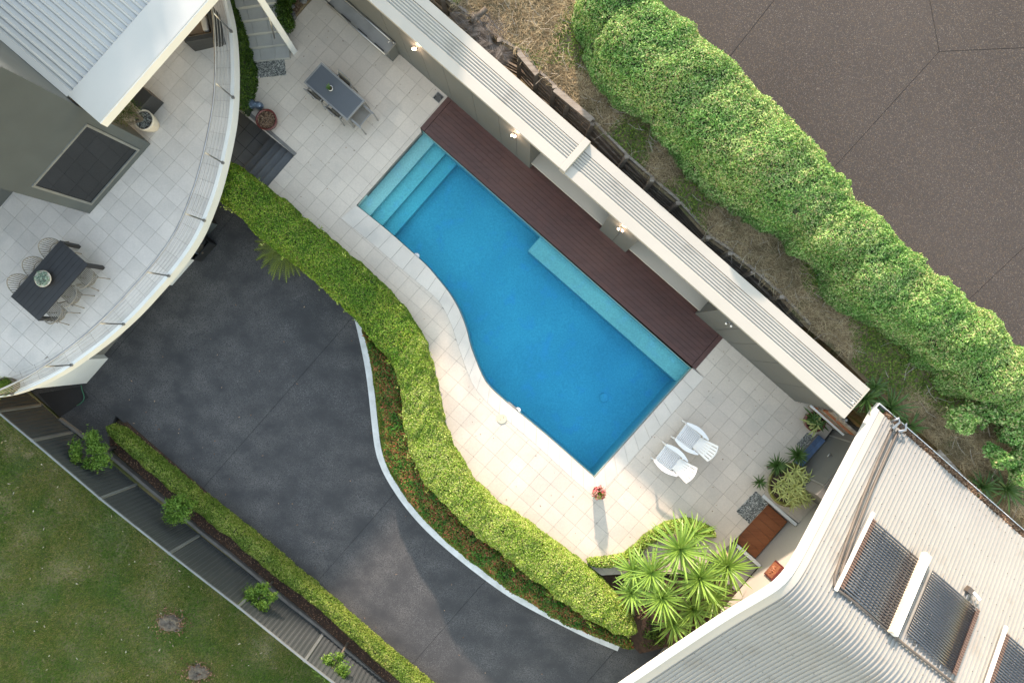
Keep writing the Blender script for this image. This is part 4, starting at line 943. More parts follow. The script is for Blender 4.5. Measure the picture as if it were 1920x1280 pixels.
def pebble_bed(px, z, label, n):
    poly = P2(px, z); e = empty('pebble_bed', W(*px[0], z), label, 'pebble bed')
    MB().prism(poly, z - .02, z + .006).build('bed_base', M['pebblebase'], e)
    P = scatter(poly, n); ic = MB(); V = []
    P3 = np.c_[P, np.full(len(P), z + .012)]; s_ = rng.uniform(.014, .034, (len(P), 1)); ang = rng.uniform(0, 6.28, (len(P),))
    k = 6; top = []
    for q in range(k):
        a = ang + q * 2 * math.pi / k; top.append(P3 + np.c_[np.cos(a), np.sin(a) * .75, np.zeros(len(P))] * s_ + np.array([0, 0, 0.003]))
    for q in range(k):
        V.append(np.stack([top[q], top[(q + 1) % k], P3 + np.array([0, 0, .022])], 1))
    F_ = np.stack(V, 1).reshape(-1, 3, 3)
    # one island per pebble
    me = bpy.data.meshes.new('pebbles'); nP = len(P); vv_ = np.concatenate([np.stack(top, 1), (P3 + np.array([0, 0, .024]))[:, None]], 1).reshape(-1, 3)
    fs = np.array([[q, (q + 1) % k, k] for q in range(k)])[None] + (np.arange(nP) * (k + 1))[:, None, None]; fs = fs.reshape(-1, 3)
    me.from_pydata(vv_.tolist(), [], fs.tolist()); o = link('pebbles', me, M['pebble'], e); o['kind'] = 'stuff'
    return e
pebble_bed([(480, 113.5), (533, 110), (536, 141), (484, 146)], T + .004, 'dark pebble square at the foot of the garden stairs', 1500)
# ivy strip between the house terrace and the stairs
iv_o = [(427, -30), (428, 0), (437, 40), (441, 80), (443, 120), (443, 160), (441, 206)]
iv_i = [(440, -30), (443, 0), (455, 30), (467, 75), (473, 115), (476, 150), (466, 200)]
hedge('ivy_hedge', [W(x, y, T + .9) for x, y in iv_o], [W(x, y, T + .3) for x, y in iv_i], T - .6, T + 1.15, 26000, .06, .035, M['leaf_dark'], label='narrow dark green ivy hedge between terrace rim and garden stairs', ns=40, bumps=.12, bs=3)
# rock garden at the top
rg = empty('rock_garden', W(560, 25, T), 'small triangular rock garden with dark shrubs beside the stairs', 'rock garden')
poly = P2([(513, -30), (520, 25), (534, 56), (583, 0), (610, -35)], T)
MB().prism(poly, T - .2, T + .05).build('soil', M['bank'], rg)
for k in range(26):
    p = scatter(poly, 30)[k % 20]; s_ = rnd.uniform(.05, .14); m = MB(); c = Vector((p[0], p[1], T + .06))
    m.lathe([(s_ * .9, -.04), (s_, s_ * .25), (s_ * .6, s_ * .6), (0, s_ * .66)], c, 7, cap=False); m.build('rock', M['concrete'], rg)
c = W(527, 22, T + .5); np_mesh('shrub_leaves', np.concatenate([blob_leaves(W(x, y, T + .4), .28, .28, .35, 2200, .055, .03, seed=x) for x, y in ((522, 2), (529, 26), (534, 42), (538, -10))]), 4, M['leaf_dark'], rg)
P = scatter(poly, 1500); np_mesh('litter_leaves', leaf_quads(np.c_[P, T + .06 + .02 * rng.random(len(P))], np.tile([0, 0, 1.], (len(P), 1)), .06, .03, .4), 4, M['litter'], rg, 'stuff')

# ---- sunken stair to the left of the terrace
ss = empty('sunken_stairs', W(480, 280, .45), 'dark tiled sunken stairs below the pool terrace by the hedge', 'stairs')
e0, e1 = uv_of(W(552, 292, T)), uv_of(W(500, 352, T))
ue = e0[0]; vA, vB = e0[1], e1[1] + .3
LZ = .5
MB().prism([tuple(UV(a, b)[:2]) for a, b in ((ue - 3.4, vA - .6), (ue - 1.2, vA - .6), (ue - 1.2, vB + .4), (ue - 3.4, vB + .4))], 0.01, LZ - .012).build('landing_base', M['joint'], ss)
for i in range(5):
    for j in range(-1, 4):
        a, b = ue - 1.2 - (i + 1) * .42, vA + j * .42
        MB().prism([tuple(UV(x, y)[:2]) for x, y in ((a + .006, b + .006), (a + .414, b + .006), (a + .414, b + .414), (a + .006, b + .414))], LZ - .012, LZ).build('landing_tile', M['darktile'], ss)
for k in range(4):
    z = LZ + .16 * (k + 1); uu = ue - 1.2 + k * .3
    if k < 4: MB().prism([tuple(UV(x, y)[:2]) for x, y in ((uu, vA + .004), (uu + .3, vA + .004), (uu + .3, vB + .4), (uu, vB + .4))], .02, z).build('stair_tread', M['darktile'], ss, bevel=.006)
MB().prism([tuple(UV(x, y)[:2]) for x, y in ((ue - 2.6, vA - .10), (ue + .01, vA - .10), (ue + .01, vA + .002), (ue - 2.6, vA + .002))], .3, T + .02).build('side_wall', M['concrete'], ss)

# red pot with gravel and blue stone
c = W(507, 231, T); e = lathe_pot('red_planter', c, .30, .34, M['terracotta'], 'round dark red glazed planter filled with gravel by the sunken stairs', 'planter')
P = scatter([(c.x + .26 * math.cos(a), c.y + .26 * math.sin(a)) for a in np.linspace(0, 6.28, 16, endpoint=False)], 500)
np_mesh('gravel', leaf_quads(np.c_[P, np.full(len(P), c.z + .315)], np.tile([0, 0, 1.], (len(P), 1)), .04, .025, .4), 4, M['litter'], e)
m = MB(); c = W(477, 199, T); vs = []; nn_ = 16
for i, (x, ry, rz) in enumerate(((-.32, .03, .05), (-.26, .10, .12), (-.14, .15, .18), (0, .13, .17), (.1, .08, .12), (.17, .11, .14), (.27, .10, .12), (.33, .04, .05))):
    for j in range(nn_):
        a = 2 * math.pi * j / nn_; q = 1 + .15 * nz(x * 5, math.cos(a), math.sin(a), 2.0); vs.append(c + Matrix.Rotation(R(-12), 3, 'Z') @ Vector((x, ry * math.cos(a) * q, .16 + rz * math.sin(a) * q)))
m.add(vs, [(i * nn_ + j, i * nn_ + (j + 1) % nn_, (i + 1) * nn_ + (j + 1) % nn_, (i + 1) * nn_ + j) for i in range(7) for j in range(nn_)] + [tuple(range(nn_)), tuple(7 * nn_ + j for j in range(nn_))])
tag(m.build('stone_ornament', M['bluestone'], smooth=True), 'blue grey mottled stone ornament beside the red planter', 'ornament')

# ---- grey patio table with tucked chairs
tz2 = T + .74; q4 = [W(602, 118, tz2), W(684, 188, tz2), W(650, 226, tz2), W(571, 155, tz2)]
tc = sum(q4, Vector()) / 4; tu, tv = uv_of(tc); la, lb_ = .83, .385
pt = empty('patio_table', (tc.x, tc.y, T), 'grey topped aluminium table on the upper pool terrace', 'table')
uvbox(tu - la + .05, tu + la - .05, tv - lb_ + .05, tv + lb_ - .05, tz2 - .012, tz2, 'table_top', M['greytop'], pt)
for a, b, c_, d_ in ((-la, la, -lb_, -lb_ + .048), (-la, la, lb_ - .048, lb_), (-la, -la + .048, -lb_ + .049, lb_ - .049), (la - .048, la, -lb_ + .049, lb_ - .049)):
    uvbox(tu + a, tu + b, tv + c_, tv + d_, tz2 - .04, tz2 + .004, 'table_frame', M['greyframe'], pt)
for a in (-1, 1):
    for b in (-1, 1): uvbox(tu + a * (la - .04) - .03, tu + a * (la - .04) + .03, tv + b * (lb_ - .04) - .03, tv + b * (lb_ - .04) + .03, T, tz2 - .041, 'leg', M['greyframe'], pt)
def patio_chair(u, v_, rot, label):
    """metal framed sling chair"""
    e = empty('patio_chair', UV(u, v_, T), label, 'chair', 'grey metal chairs at the patio table')
    def q(x, y, z): p = Matrix.Rotation(ANG + rot, 3, 'Z') @ Vector((x, y, z)); b = UV(u, v_, T); return b + p
    for s_ in (-1, 1):
        MB().tube([q(-.24, s_ * .24, .62), q(.24, s_ * .24, .62)], .022, 6).build('armrest', M['greyframe'], e)
        MB().tube([q(-.24, s_ * .24, .62), q(-.26, s_ * .24, 0)], .018, 6).build('leg', M['greyframe'], e)
        MB().tube([q(.24, s_ * .24, .62), q(.28, s_ * .24, 0)], .018, 6).build('leg', M['greyframe'], e)
        MB().tube([q(.2, s_ * .22, .42), q(.30, s_ * .22, .88)], .016, 6).build('back_post', M['greyframe'], e)
    MB().tube([q(.30, -.22, .88), q(.30, .22, .88)], .016, 6).build('top_bar', M['greyframe'], e)
    m = MB(); m.add([q(-.22, -.21, .43), q(.2, -.21, .40), q(.2, .21, .40), q(-.22, .21, .43)], [(0, 1, 2, 3)]); m.build('seat', M['rope'], e)
    m = MB(); m.add([q(.205, -.21, .42), q(.295, -.21, .86), q(.295, .21, .86), q(.205, .21, .42)], [(0, 1, 2, 3)]); m.build('backrest', M['rope'], e)
def end_stool(u, v_):
    e = empty('patio_stool', UV(u, v_, T), 'open grey metal stool frame pulled to the table end near the pool', 'stool')
    for s_ in (-1, 1):
        MB().beam(UV(u - .30, v_ + s_ * .27, T + .60), UV(u + .26, v_ + s_ * .27, T + .60), .05, .03).build('side_arm', M['greyframe'], e)
        MB().tube([UV(u + .24, v_ + s_ * .27, T + .6), UV(u + .26, v_ + s_ * .27, T)], .02, 6).build('leg', M['greyframe'], e); MB().tube([UV(u - .26, v_ + s_ * .27, T + .6), UV(u - .26, v_ + s_ * .27, T)], .02, 6).build('leg', M['greyframe'], e)
    MB().beam(UV(u + .15, v_ - .26, T + .5), UV(u + .15, v_ + .26, T + .5), .03, .03).build('cross_bar', M['greyframe'], e)
    m = MB(); m.box(UV(u - .08, v_, T + .42), (.42, .5, .012), ANG); m.build('mesh_seat', M['rope'], e)
end_stool(tu + la + .12, tv)
for dv, du_, lb2 in ((lb_ + .0, -.42, 'grey metal chair tucked under the patio table, far left of its lower side'), (lb_ + .0, .32, 'grey metal chair tucked under the lower side near the stool')):
    patio_chair(tu + du_, tv + dv - .16, math.pi * 1.5, lb2)
patio_chair(tu - .05, tv - lb_ + .16, math.pi * .5, 'grey metal chair tucked under the shed side of the patio table')
c = W(621, 168, tz2); e = lathe_pot('small_white_pot', c, .075, .11, M['offwhite'], 'small white pot with spiky green plant on the patio table', 'pot plant')
def blade_strip(c, az, el, L_, wd, droop, seg=4):
    c = Vector(c); d_ = Vector((math.cos(az), math.sin(az), 0)); s_ = Vector((-d_.y, d_.x, 0)); vs = []; 
    for i in range(seg + 1):
        f = i / seg; x = L_ * f * math.cos(el); z = L_ * (math.sin(el) * f - droop * f * f); w_ = wd * (.55 + .9 * f) * (1 - f) ** .6 if f < 1 else 0
        w_ = wd * math.sin(math.pi * min(1, (f * .75 + .25))) ** .7 if f < 1 else .002
        p = c + d_ * x + Vector((0, 0, z)); vs += [p - s_ * w_ / 2 + Vector((0, 0, w_ * .2)), p, p + s_ * w_ / 2 + Vector((0, 0, w_ * .2))]
    fs = []
    for i in range(seg):
        fs += [(3 * i, 3 * i + 1, 3 * i + 4, 3 * i + 3), (3 * i + 1, 3 * i + 2, 3 * i + 5, 3 * i + 4)]
    return vs, fs
for k in range(9):
    vs, fs = blade_strip(c + Vector((0, 0, .1)), R(100 + k * 22), R(55), rnd.uniform(.14, .22), .04, .2); MB().add(vs, fs).build('leaf', M['leaf_yucca2'], e)

dp_ = [tuple(UV(-9, 0)[:2]), tuple(UV(9, 0)[:2]), tuple(UV(9, 10.2)[:2]), tuple(UV(-9, 10.2)[:2])]
P = scatter(dp_, 320); P = P[[abs(uv_of(p)[1] - 10.1) < rnd.expovariate(.8) or rnd.random() < .2 for p in P]]
tag(np_mesh('driveway_litter', leaf_quads(np.c_[P, np.full(len(P), .012)], np.tile([0, 0, 1.], (len(P), 1)), .06, .03, .25), 4, M['litter']), 'small dry leaves gathered along the lower driveway edge', 'leaves', kind='stuff')
# ================================================================== plastic garden chairs
def plastic_chair():
    e = empty('garden_chair', (0, 0, 0))
    def plank(pts, wd): m = MB(); [m.beam(a, b, wd, .018) for a, b in zip(pts, pts[1:])]; return m
    m = MB()                                          # seat: cross slats falling to the back; x forward
    for i in range(10):
        f = i / 9; m.box((.33 - f * .50, 0, .40 - .10 * f), (.040, .50 - .07 * f, .02), tilt=Matrix.Rotation(R(-10), 3, 'Y'))
    m.build('seat', M['offwhite'], e, local=True)
    m = MB()                                          # front apron + side rails
    m.box((.37, 0, .37), (.03, .54, .08)); m.beam((.37, .265, .38), (-.2, .22, .27), .03, .07); m.beam((.37, -.265, .38), (-.2, -.22, .27), .03, .07); m.build('seat_rail', M['offwhite'], e, local=True)
    m = MB(); n = 6                                   # fan shaped back
    for i in range(n):
        t = (i - (n - 1) / 2) / ((n - 1) / 2); a = Vector((-.19, t * .155, .33)); top = .70 - .075 * t * t
        b = Vector((-.19 - top * .66, t * .235, .33 + top * .78)); m.beam(a, b, .055 + .012, .016, up=(1, 0, .7))
    m.beam((-.30, -.19, .46), (-.30, .19, .46), .05, .02, up=(1, 0, .7)); m.beam((-.47, -.225, .66), (-.47, .225, .66), .05, .022, up=(1, 0, .7))
    pts = [Vector((-.19 - (.70 - .075 * t * t) * .66, t * .262, .33 + (.70 - .075 * t * t) * .78)) for t in [x / 6 for x in range(-6, 7)]]
    for a, b in zip(pts, pts[1:]): m.beam(a, b, .035, .02, up=(1, 0, .7))
    m.build('backrest', M['offwhite'], e, local=True)
    for s_ in (-1, 1):                                # broad bowed arms tapering to a beak in front
        out_, in_ = [], []
        for i in range(13):
            f = i / 12; x = .44 - .80 * f; mid = .285 + .055 * math.sin(math.pi * f) - .03 * f; wd = .035 + .10 * math.sin(math.pi * min(1, f * .95 + .03)) ** .8; out_.append((x, s_ * (mid + wd / 2))); in_.append((x, s_ * (mid - wd / 2)))
        m = MB(); m.prism(out_ + in_[::-1], .575, .60); m.build('armrest', M['offwhite'], e, local=True, bevel=.008)
        MB().beam((.38, s_ * .27, .575), (.42, s_ * .29, 0), .05, .05).build('leg', M['offwhite'], e, local=True)
        MB().beam((-.20, s_ * .24, .575), (-.34, s_ * .26, 0), .05, .05).build('leg', M['offwhite'], e, local=True)
    return e
pc0 = plastic_chair()
for k, ((x, y), lb2) in enumerate((((1291, 819), 'white plastic slatted lounge chair, the one nearer the shed'), ((1253, 858), 'white plastic slatted lounge chair whose back catches the sun'))):
    o = pc0 if k == 0 else copy_thing(pc0); p = W(x, y, T); o.location = (p.x, p.y, T + .001); o.rotation_euler = (0, 0, math.atan2(.585, -.81)); o.scale = (1.0, 1.0, 1.0)
    tag(o, lb2, 'chair', 'white plastic chairs by the pool')
P = scatter([t_q for t_q in tile_region], 260); n_ = len(P)
tag(np_mesh('terrace_litter', leaf_quads(np.c_[P, np.full(n_, T + .012)], np.tile([0, 0, 1.], (n_, 1)), .045, .02, .2), 4, M['litter']), 'tiny dry leaves blown over the pool terrace paving', 'leaves', kind='stuff')
# flower pot
c = W(1119, 916, T); e = lathe_pot('flower_pot', c, .19, .46, M['palepot'], 'pale pot of pink and red flowers at the sunny pool corner', 'pot plant')
np_mesh('flowers', blob_leaves((c.x, c.y, c.z + .55), .2, .2, .14, 500, .06, .045, seed=3), 4, M['leaf_flower'], e)
np_mesh('stems', blades(np.c_[rng.normal(c.x, .05, 60), rng.normal(c.y, .05, 60), np.full(60, c.z + .45)], .36, .02, .35), 3, M['leaf_weed'], e)
for k in range(4): MB().tube([c + Vector((0, 0, .4)), c + Vector((rnd.uniform(-.1, .1), rnd.uniform(-.1, .1), .85))], .01, 5).build('stem', M['leaf_weed'], e)
# right red pot with bromeliad
c = W(1517, 787, T); e = lathe_pot('red_pot', c, .29, .45, M['terracotta'], 'dark red glazed pot of arching speckled leaves by the shed end', 'pot plant')
for k in range(46):
    vs, fs = blade_strip(c + Vector((rnd.uniform(-.1, .12), rnd.uniform(-.12, .12), .42)), rnd.uniform(0, 6.28), R(rnd.uniform(15, 55)), rnd.uniform(.28, .5), .06, rnd.uniform(.3, .7)); MB().add(vs, fs).build('leaf', M['leaf_varieg' if k % 3 == 0 else 'leaf_yucca2'], e)
pebble_bed([(1514, 811), (1536, 829), (1517, 850), (1494, 832)], T + .004, 'dark pebble square by the outdoor shower wall', 900)
pebble_bed([(1417, 921), (1440, 943), (1405, 980), (1381, 958)], T + .004, 'grey pebble square at the top of the timber landing steps', 1300)

# ---- rosette plants
blade_meshes = {}
def blade_mesh(key, L_, wd, droop, m):
    if key not in blade_meshes:
        vs, fs = blade_strip((0, 0, 0), 0, 0, L_, wd, droop, 5); me = MB().add(vs, fs).mesh('leaf'); me.materials.append(m); blade_meshes[key] = me
    return blade_meshes[key]
def rosette(name, base, head, n, L_, wd, m, label, cat, group=None, droop=.25, key='y', el0=8, el1=78, stem=True):
    e = empty(name, base, label, cat, group); head = Vector(head)
    if stem: MB().tube([base, head], .05, 8, r2=.04).build('stem', M['trunk'], e)
    for k in range(n):
        f = k / n; az = k * 2.39996 + rnd.uniform(-.15, .15); el = R(el0 + (el1 - el0) * f ** 1.2 + rnd.uniform(-6, 6))
        me = blade_mesh(f'{key}{k % 3}', L_, wd, droop * (.6 + .5 * (k % 3)), m)
        o = bpy.data.objects.new('leaf', me); COL.objects.link(o); attach(o, e)
        o.location = head + Vector((0, 0, rnd.uniform(-.06, .04))); o.rotation_euler = (0, -el, az); s_ = rnd.uniform(.75, 1.1) * (1 - .12 * f); o.scale = (s_, s_, s_)
yu = [((1275, 1028), 1.5, .62, 42, 'tallest yucca head, at the top of the clump by the terrace'), ((1221, 1072), 1.3, .50, 36, 'yucca head on the upper left of the clump'), ((1363, 1060), 1.35, .56, 38, 'yucca head overhanging the timber landing wall'),
      ((1311, 1083), 1.45, .58, 40, 'yucca head in the middle of the clump'), ((1241, 1118), 1.35, .56, 38, 'yucca head at the lower left, above the hedge end'), ((1186, 1068), 1.0, .42, 26, 'small yucca head at the far left of the clump'),
      ((1299, 1142), .9, .50, 30, 'low shaded yucca head nearest the roof edge'), ((1183, 1110), .9, .45, 26, 'low yucca head beside the hedge on the left'), ((1300, 1000), 1.0, .45, 24, 'pale yucca head behind the tallest one, next to paving'),
      ((1336, 1120), 1.0, .5, 34, 'shaded yucca head between the middle head and the roof edge'), ((1262, 1168), .8, .48, 30, 'lowest yucca head, beside the dark green round shrub')]
for (px, py), h, L_, n, lb2 in yu:
    z = T - .1 + h; hd = W(px, py, z); bs = Vector((hd.x + rnd.uniform(-.1, .1), hd.y + rnd.uniform(-.1, .1), T - .35))
    rosette('yucca', bs, hd, int(n * 1.8), L_ * 1.62, .062, M['leaf_yucca'], lb2, 'yucca', 'yuccas in the bed by the timber landing', key='y%.2f' % L_, el0=-18)
for (px, py), h, L_, n, lb2 in yu:
    c = W(px, py, T - .25 + h)
    P = np.array(c) + rng.normal(0, .07, (14, 3)); V = []
    for k in range(14):
        vs_, fs_ = blade_strip(P[k], k * .9, R(-35), L_ * .8, .035, .3); V += [[list(vs_[i]) for i in f] for f in fs_]
    tgt = [o for o in bpy.data.objects if o.name.startswith('yucca') and o.type == 'EMPTY' and o.get('label') == lb2][0]
    np_mesh('dead_skirt', np.array(V), 4, M['leaf_dry'], tgt)
# soil of that bed and the corner to the right house
structure(MB().prism(P2([(1094, 1052), (1180, 1030), (1247, 980), (1300, 978), (1378, 1018), (1427, 1062), (1377, 1120), (1300, 1200), (1200, 1225), (1130, 1150)], T - .08), 0, T - .08).build('corner_bed', M['soil']))
hedge('edging_hedge', [W(x, y, T + .25) for x, y in ((1105, 1062), (1150, 1062), (1190, 1048), (1228, 1015), (1262, 998), (1300, 995), (1345, 1012))], [W(x, y, T) for x, y in ((1098, 1044), (1140, 1043), (1170, 1036), (1209, 1000), (1247, 976), (1288, 970), (1335, 986))], T - .3, T + .28, 20000, .05, .03, M['leaf_hedge2'], label='low pale yellow green edging hedge in front of the yuccas', ns=40, nt_=9, bumps=.05)
for (px, py), r, lm, lb2 in (((1222, 1180), .42, 'leaf_dark', 'dark green round shrub between hedge end and roof edge'), ((1200, 1140), .33, 'litter', 'dry pinkish leafless shrub at the end of the green hedge')):
    c = W(px, py, .9); e = empty('round_shrub', W(px, py, 0.3), lb2, 'shrub'); np_mesh('foliage', blob_leaves(c, r, r * .95, r * 1.2, 5200 if lm == 'leaf_dark' else 1600, .06, .035, seed=px, lumps=.35), 4, M[lm], e)
    MB().tube([W(px, py, .3), c], .03, 6).build('stem', M['trunk'], e)

# variegated plants in olive pots
c = W(1470, 903, T); e = lathe_pot('olive_planter', c, .62, .42, M['greenpot'], 'wide olive green planter under the variegated plant', 'planter', scale_n=36)
k = 0
for i in range(20):
    a = i * 2.39996; q = .52 * math.sqrt(i / 20); hd = c + Vector((math.cos(a) * q + .02, math.sin(a) * q, .55 + .35 * (1 - q) + rnd.uniform(-.08, .12)))
    if i == 0: vroot = empty('variegated_plant', c + Vector((0, 0, .36)), 'large cream and green variegated spiky plant in the olive planter', 'plant')
    MB().tube([c + Vector((math.cos(a) * q * .4, math.sin(a) * q * .4, .36)), hd], .018, 5).build('stem', M['trunk'], vroot)
    for j in range(14):
        me = blade_mesh('v%d' % (j % 2), .30, .038, .35, M['leaf_varieg']); o = bpy.data.objects.new('leaf', me); COL.objects.link(o); attach(o, vroot)
        o.location = hd; o.rotation_euler = (0, -R(5 + j * 5.5), j * 2.39996 + i); s_ = rnd.uniform(.75, 1.15); o.scale = (s_, s_, s_)
rosette('spiky_shrub', W(1498, 860, T), W(1496, 853, T + .5), 60, .36, .04, M['leaf_yucca2'], 'small dark green spiky shrub by the blue tiled ledge', 'plant', key='s', droop=.3)
rosette('spiky_shrub', W(1440, 875, T), W(1457, 872, T + .45), 56, .36, .038, M['leaf_yucca2'], 'dark green spiky shrub at the upper edge of the olive planter', 'plant', key='s', droop=.3)
rosette('spiky_shrub', W(1424, 903, T), W(1424, 903, T + .3), 30, .26, .035, M['leaf_yucca2'], 'little blue green spiky shrub left of the olive planter', 'plant', key='t', droop=.3)

# ================================================================== sunken timber landing and right house
ld = empty('timber_landing', W(1450, 1010, .6), 'sunken red brown timber landing with grey steps beside the beige wall', 'landing')
LW = .75
lq = [W(x, y, LW) for x, y in ((1399, 1033), (1451, 955), (1499, 983), (1427, 1061))]
lu0, lv0 = uv_of(W(1451, 955, LW)); lu1, lv1 = uv_of(W(1427, 1061, LW))
lu0 = uv_of(W(1387, 1021, T))[0]; lu1 = 9.66; lv0, lv1 = uv_of(W(1451, 953, T))[1], uv_of(W(1390, 1024, T))[1]
nb = 6
for i in range(nb):
    a = lv0 + (lv1 - lv0) * i / nb; b = lv0 + (lv1 - lv0) * (i + 1) / nb; uvbox(lu0 - .3, lu1, a + .003, b - .003, LW - .04, LW, 'floor_board', M['merbau'], ld)
for k in range(5):                                    # narrow grey step nosings
    a = lu0 - .09 * (5 - k); z = T - .02 - .1 * k
    uvbox(a, a + .075 if k < 4 else lu0, lv0 - .02, lv1 + .02, .2, z, 'step', M['greyframe' if k % 2 else 'fencerail'], ld)
uvbox(lu0, lu1, lv1 + .02, lv1 + .12, .2, T + .03, 'ledge', M['whitewall'], ld); uvbox(lu0 - .45, lu1, lv0 - .12, lv0 - .03, .2, T + .03, 'ledge', M['whitewall'], ld)
uvbox(lu0 - .45, lu1 - .003, lv1 + .13, lv1 + 1.1, .1, T - .06, 'side_paving', M['greyframe'], ld)

hs = empty('curved_roof_house', UV(9.7, 0, T), 'beige rendered house with big curved cream ribbed roof', 'house')
U0 = 8.15
prof = []
for x, y in ((1641, 764), (1600, 838), (1537, 960), (1502, 1030), (1485, 1060), (1471, 1080), (1450, 1100), (1415, 1121), (1365, 1150), (1290, 1199), (1177, 1276)):
    up = (x - CX) * .752 + (y - CY) * .659; vp = -(x - CX) * .659 + (y - CY) * .752; hz_ = U0 * F / up; prof.append(Vector((vp * hz_ / F, H - hz_, 0)))
prof = [prof[0], prof[0].lerp(prof[3], .5), prof[3]] + prof[4:]
prof.append(prof[-1] + (prof[-1] - prof[-2]) * .6)
ps = resample(smooth_line(prof, 2), .12); EAVE = ps[0].copy()
def roofz(v_):
    for a, b in zip(ps, ps[1:]):
        if a.x <= v_ <= b.x: return a.y + (b.y - a.y) * (v_ - a.x) / max(1e-6, b.x - a.x)
    return ps[-1].y if v_ > ps[-1].x else ps[0].y
pitch = .112; U1 = U0 + 9.5; m = MB(); cols_ = []
uu = U0 + .30; prof_u = [(0, 0), (.06, .0), (.070, .036), (.088, .036), (.098, 0)]
while uu < U1: cols_ += [(uu + a, dz) for a, dz in prof_u]; uu += pitch
npz = len(ps)
vs = [UV(u, p.x, p.y + dz) for u, dz in cols_ for p in ps]
m.add(vs, [(i * npz + j, (i + 1) * npz + j, (i + 1) * npz + j + 1, i * npz + j + 1) for i in range(len(cols_) - 1) for j in range(npz - 1)])
m.build('roof_sheet', M['creamrib'], hs)
def barge(u0, u1, dz0, dz1, name, mm):
    m = MB(); vs = []
    for p in ps: vs += [UV(u0, p.x, p.y + dz0), UV(u1, p.x, p.y + dz0), UV(u1, p.x, p.y + dz1), UV(u0, p.x, p.y + dz1)]
    m.add(vs, [(4 * j + a, 4 * j + (a + 1) % 4, 4 * (j + 1) + (a + 1) % 4, 4 * (j + 1) + a) for j in range(npz - 1) for a in range(4)] + [(0, 1, 2, 3), tuple(4 * (npz - 1) + a for a in range(4))]); return m.build(name, mm, hs)
barge(U0, U0 + .09, -.22, .075, 'barge_board', M['white']); barge(U0 + .092, U0 + .31, .0, .035, 'barge_flashing', M['cream'])
m = MB(); vs = []
for p in ps: vs += [UV(U0 + .1, p.x, p.y - .22), UV(U1, p.x, p.y - .22)]
m.add(vs, [(2 * j, 2 * j + 1, 2 * j + 3, 2 * j + 2) for j in range(npz - 1)]); m.build('roof_soffit', M['beige'], hs)
sc_ = MB()
for v_ in [gx for gx in np.arange(ps[0].x + .25, ps[-1].x - .2, .85)]:
    for k in range(0, int((U1 - U0 - .4) / pitch), 2):
        if rnd.random() < .85: sc_.box(UV(U0 + .38 + k * pitch, v_, roofz(v_) + .042), (.016, .016, .012), ANG)
sc_.build('roof_screws', M['insul'], hs)['kind'] = 'stuff'
# gutter with litter along the NE eave
gv = EAVE.x; gz = EAVE.y
uvbox(U0 + .02, U1, gv - .17, gv - .155, gz - .12, gz + .02, 'gutter_lip', M['white'], hs); uvbox(U0 + .02, U1, gv - .154, gv, gz - .13, gz - .115, 'gutter_floor', M['insul'], hs)
uvbox(U0, U0 + .02, gv - .17, gv + .0, gz - .13, gz + .02, 'gutter_end', M['white'], hs)
P = np.array([list(UV(rnd.uniform(U0 + .3, U1), gv - .08 + rnd.gauss(0, .045), gz - .07 + rnd.random() * .09)) for _ in range(5200)])
np_mesh('leaf_litter', leaf_quads(P, np.tile([0, 0, 1.], (len(P), 1)), .07, .03, .5), 4, M['litter'], hs, 'stuff')
# walls
uvbox(9.7, 9.95, -2.0, 5.2, 0.0, 3.4, 'rendered_wall', M['beige'], hs)
# upper gable part follows the roof
m = MB(); k = [p for p in ps if -1.9 < p.x < 4.8]; nk = len(k)
m.add([UV(9.7, p.x, 3.4) for p in k] + [UV(9.7, p.x, p.y - .23) for p in k], [(i, i + 1, nk + i + 1, nk + i) for i in range(nk - 1)]); m.build('gable_wall', M['beige'], hs)
uvbox(8.68, 9.69, -4.3, -2.0, 0, 3.15, 'shower_wall', M['greyrender'], hs)
uvbox(8.655, 8.678, -3.75, -2.35, T + .02, 3.1, 'shower_panel', M['shedwall'], hs)
for vv_ in (-3.79, -2.34): uvbox(8.64, 8.679, vv_, vv_ + .04, T, 3.1, 'panel_trim', M['greyframe'], hs)
for i in range(3):
    for j in range(2): uvbox(8.36 + j * .13, 8.485 + j * .13, -3.55 + i * .36, -3.55 + i * .36 + .352, T + .12, T + .135, 'blue_tile', M['bluetile'], hs)
uvbox(8.35, 8.64, -3.56, -2.46, T, T + .119, 'tiled_ledge', M['greyrender'], hs)
MB().tube([UV(8.66, -3.2, T + 1.0), UV(8.58, -3.2, T + 1.0), UV(8.58, -3.1, T + 1.0)], .018, 8).build('shower_tap', M['steel'], hs, smooth=True)
# copper relief on the wall
pl = empty('copper_plaque', UV(9.68, 1.2, T + 1.0), 'square copper relief plaque fixed to the beige house wall', 'wall art')
cpx = W(1451, 1069, T + 1.1); zc_ = H - 9.66 * F / ((1451 - CX) * .752 + (1069 - CY) * .659); vc = (-(1451 - CX) * .659 + (1069 - CY) * .752) * (H - zc_) / F
uvbox(9.64, 9.698, vc - .26, vc + .26, zc_ - .30, zc_ + .30, 'plaque_frame', M['terracotta'], pl, bevel=.01)
uvbox(9.625, 9.639, vc - .21, vc + .21, zc_ - .25, zc_ + .25, 'plaque_back', M['copper'], pl)
m = MB()
for k in range(14):
    a = k * 2.4; q = .035 * math.sqrt(k); s_ = .05 - .002 * k; c = UV(9.62, vc + q * math.cos(a), zc_ + q * math.sin(a) * 1.1)
    m.lathe([(s_, -s_ * .6), (s_, 0), (s_ * .6, s_ * .6), (0, s_ * .7)], c, 8, cap=False)
m.build('relief', M['copper'], pl)
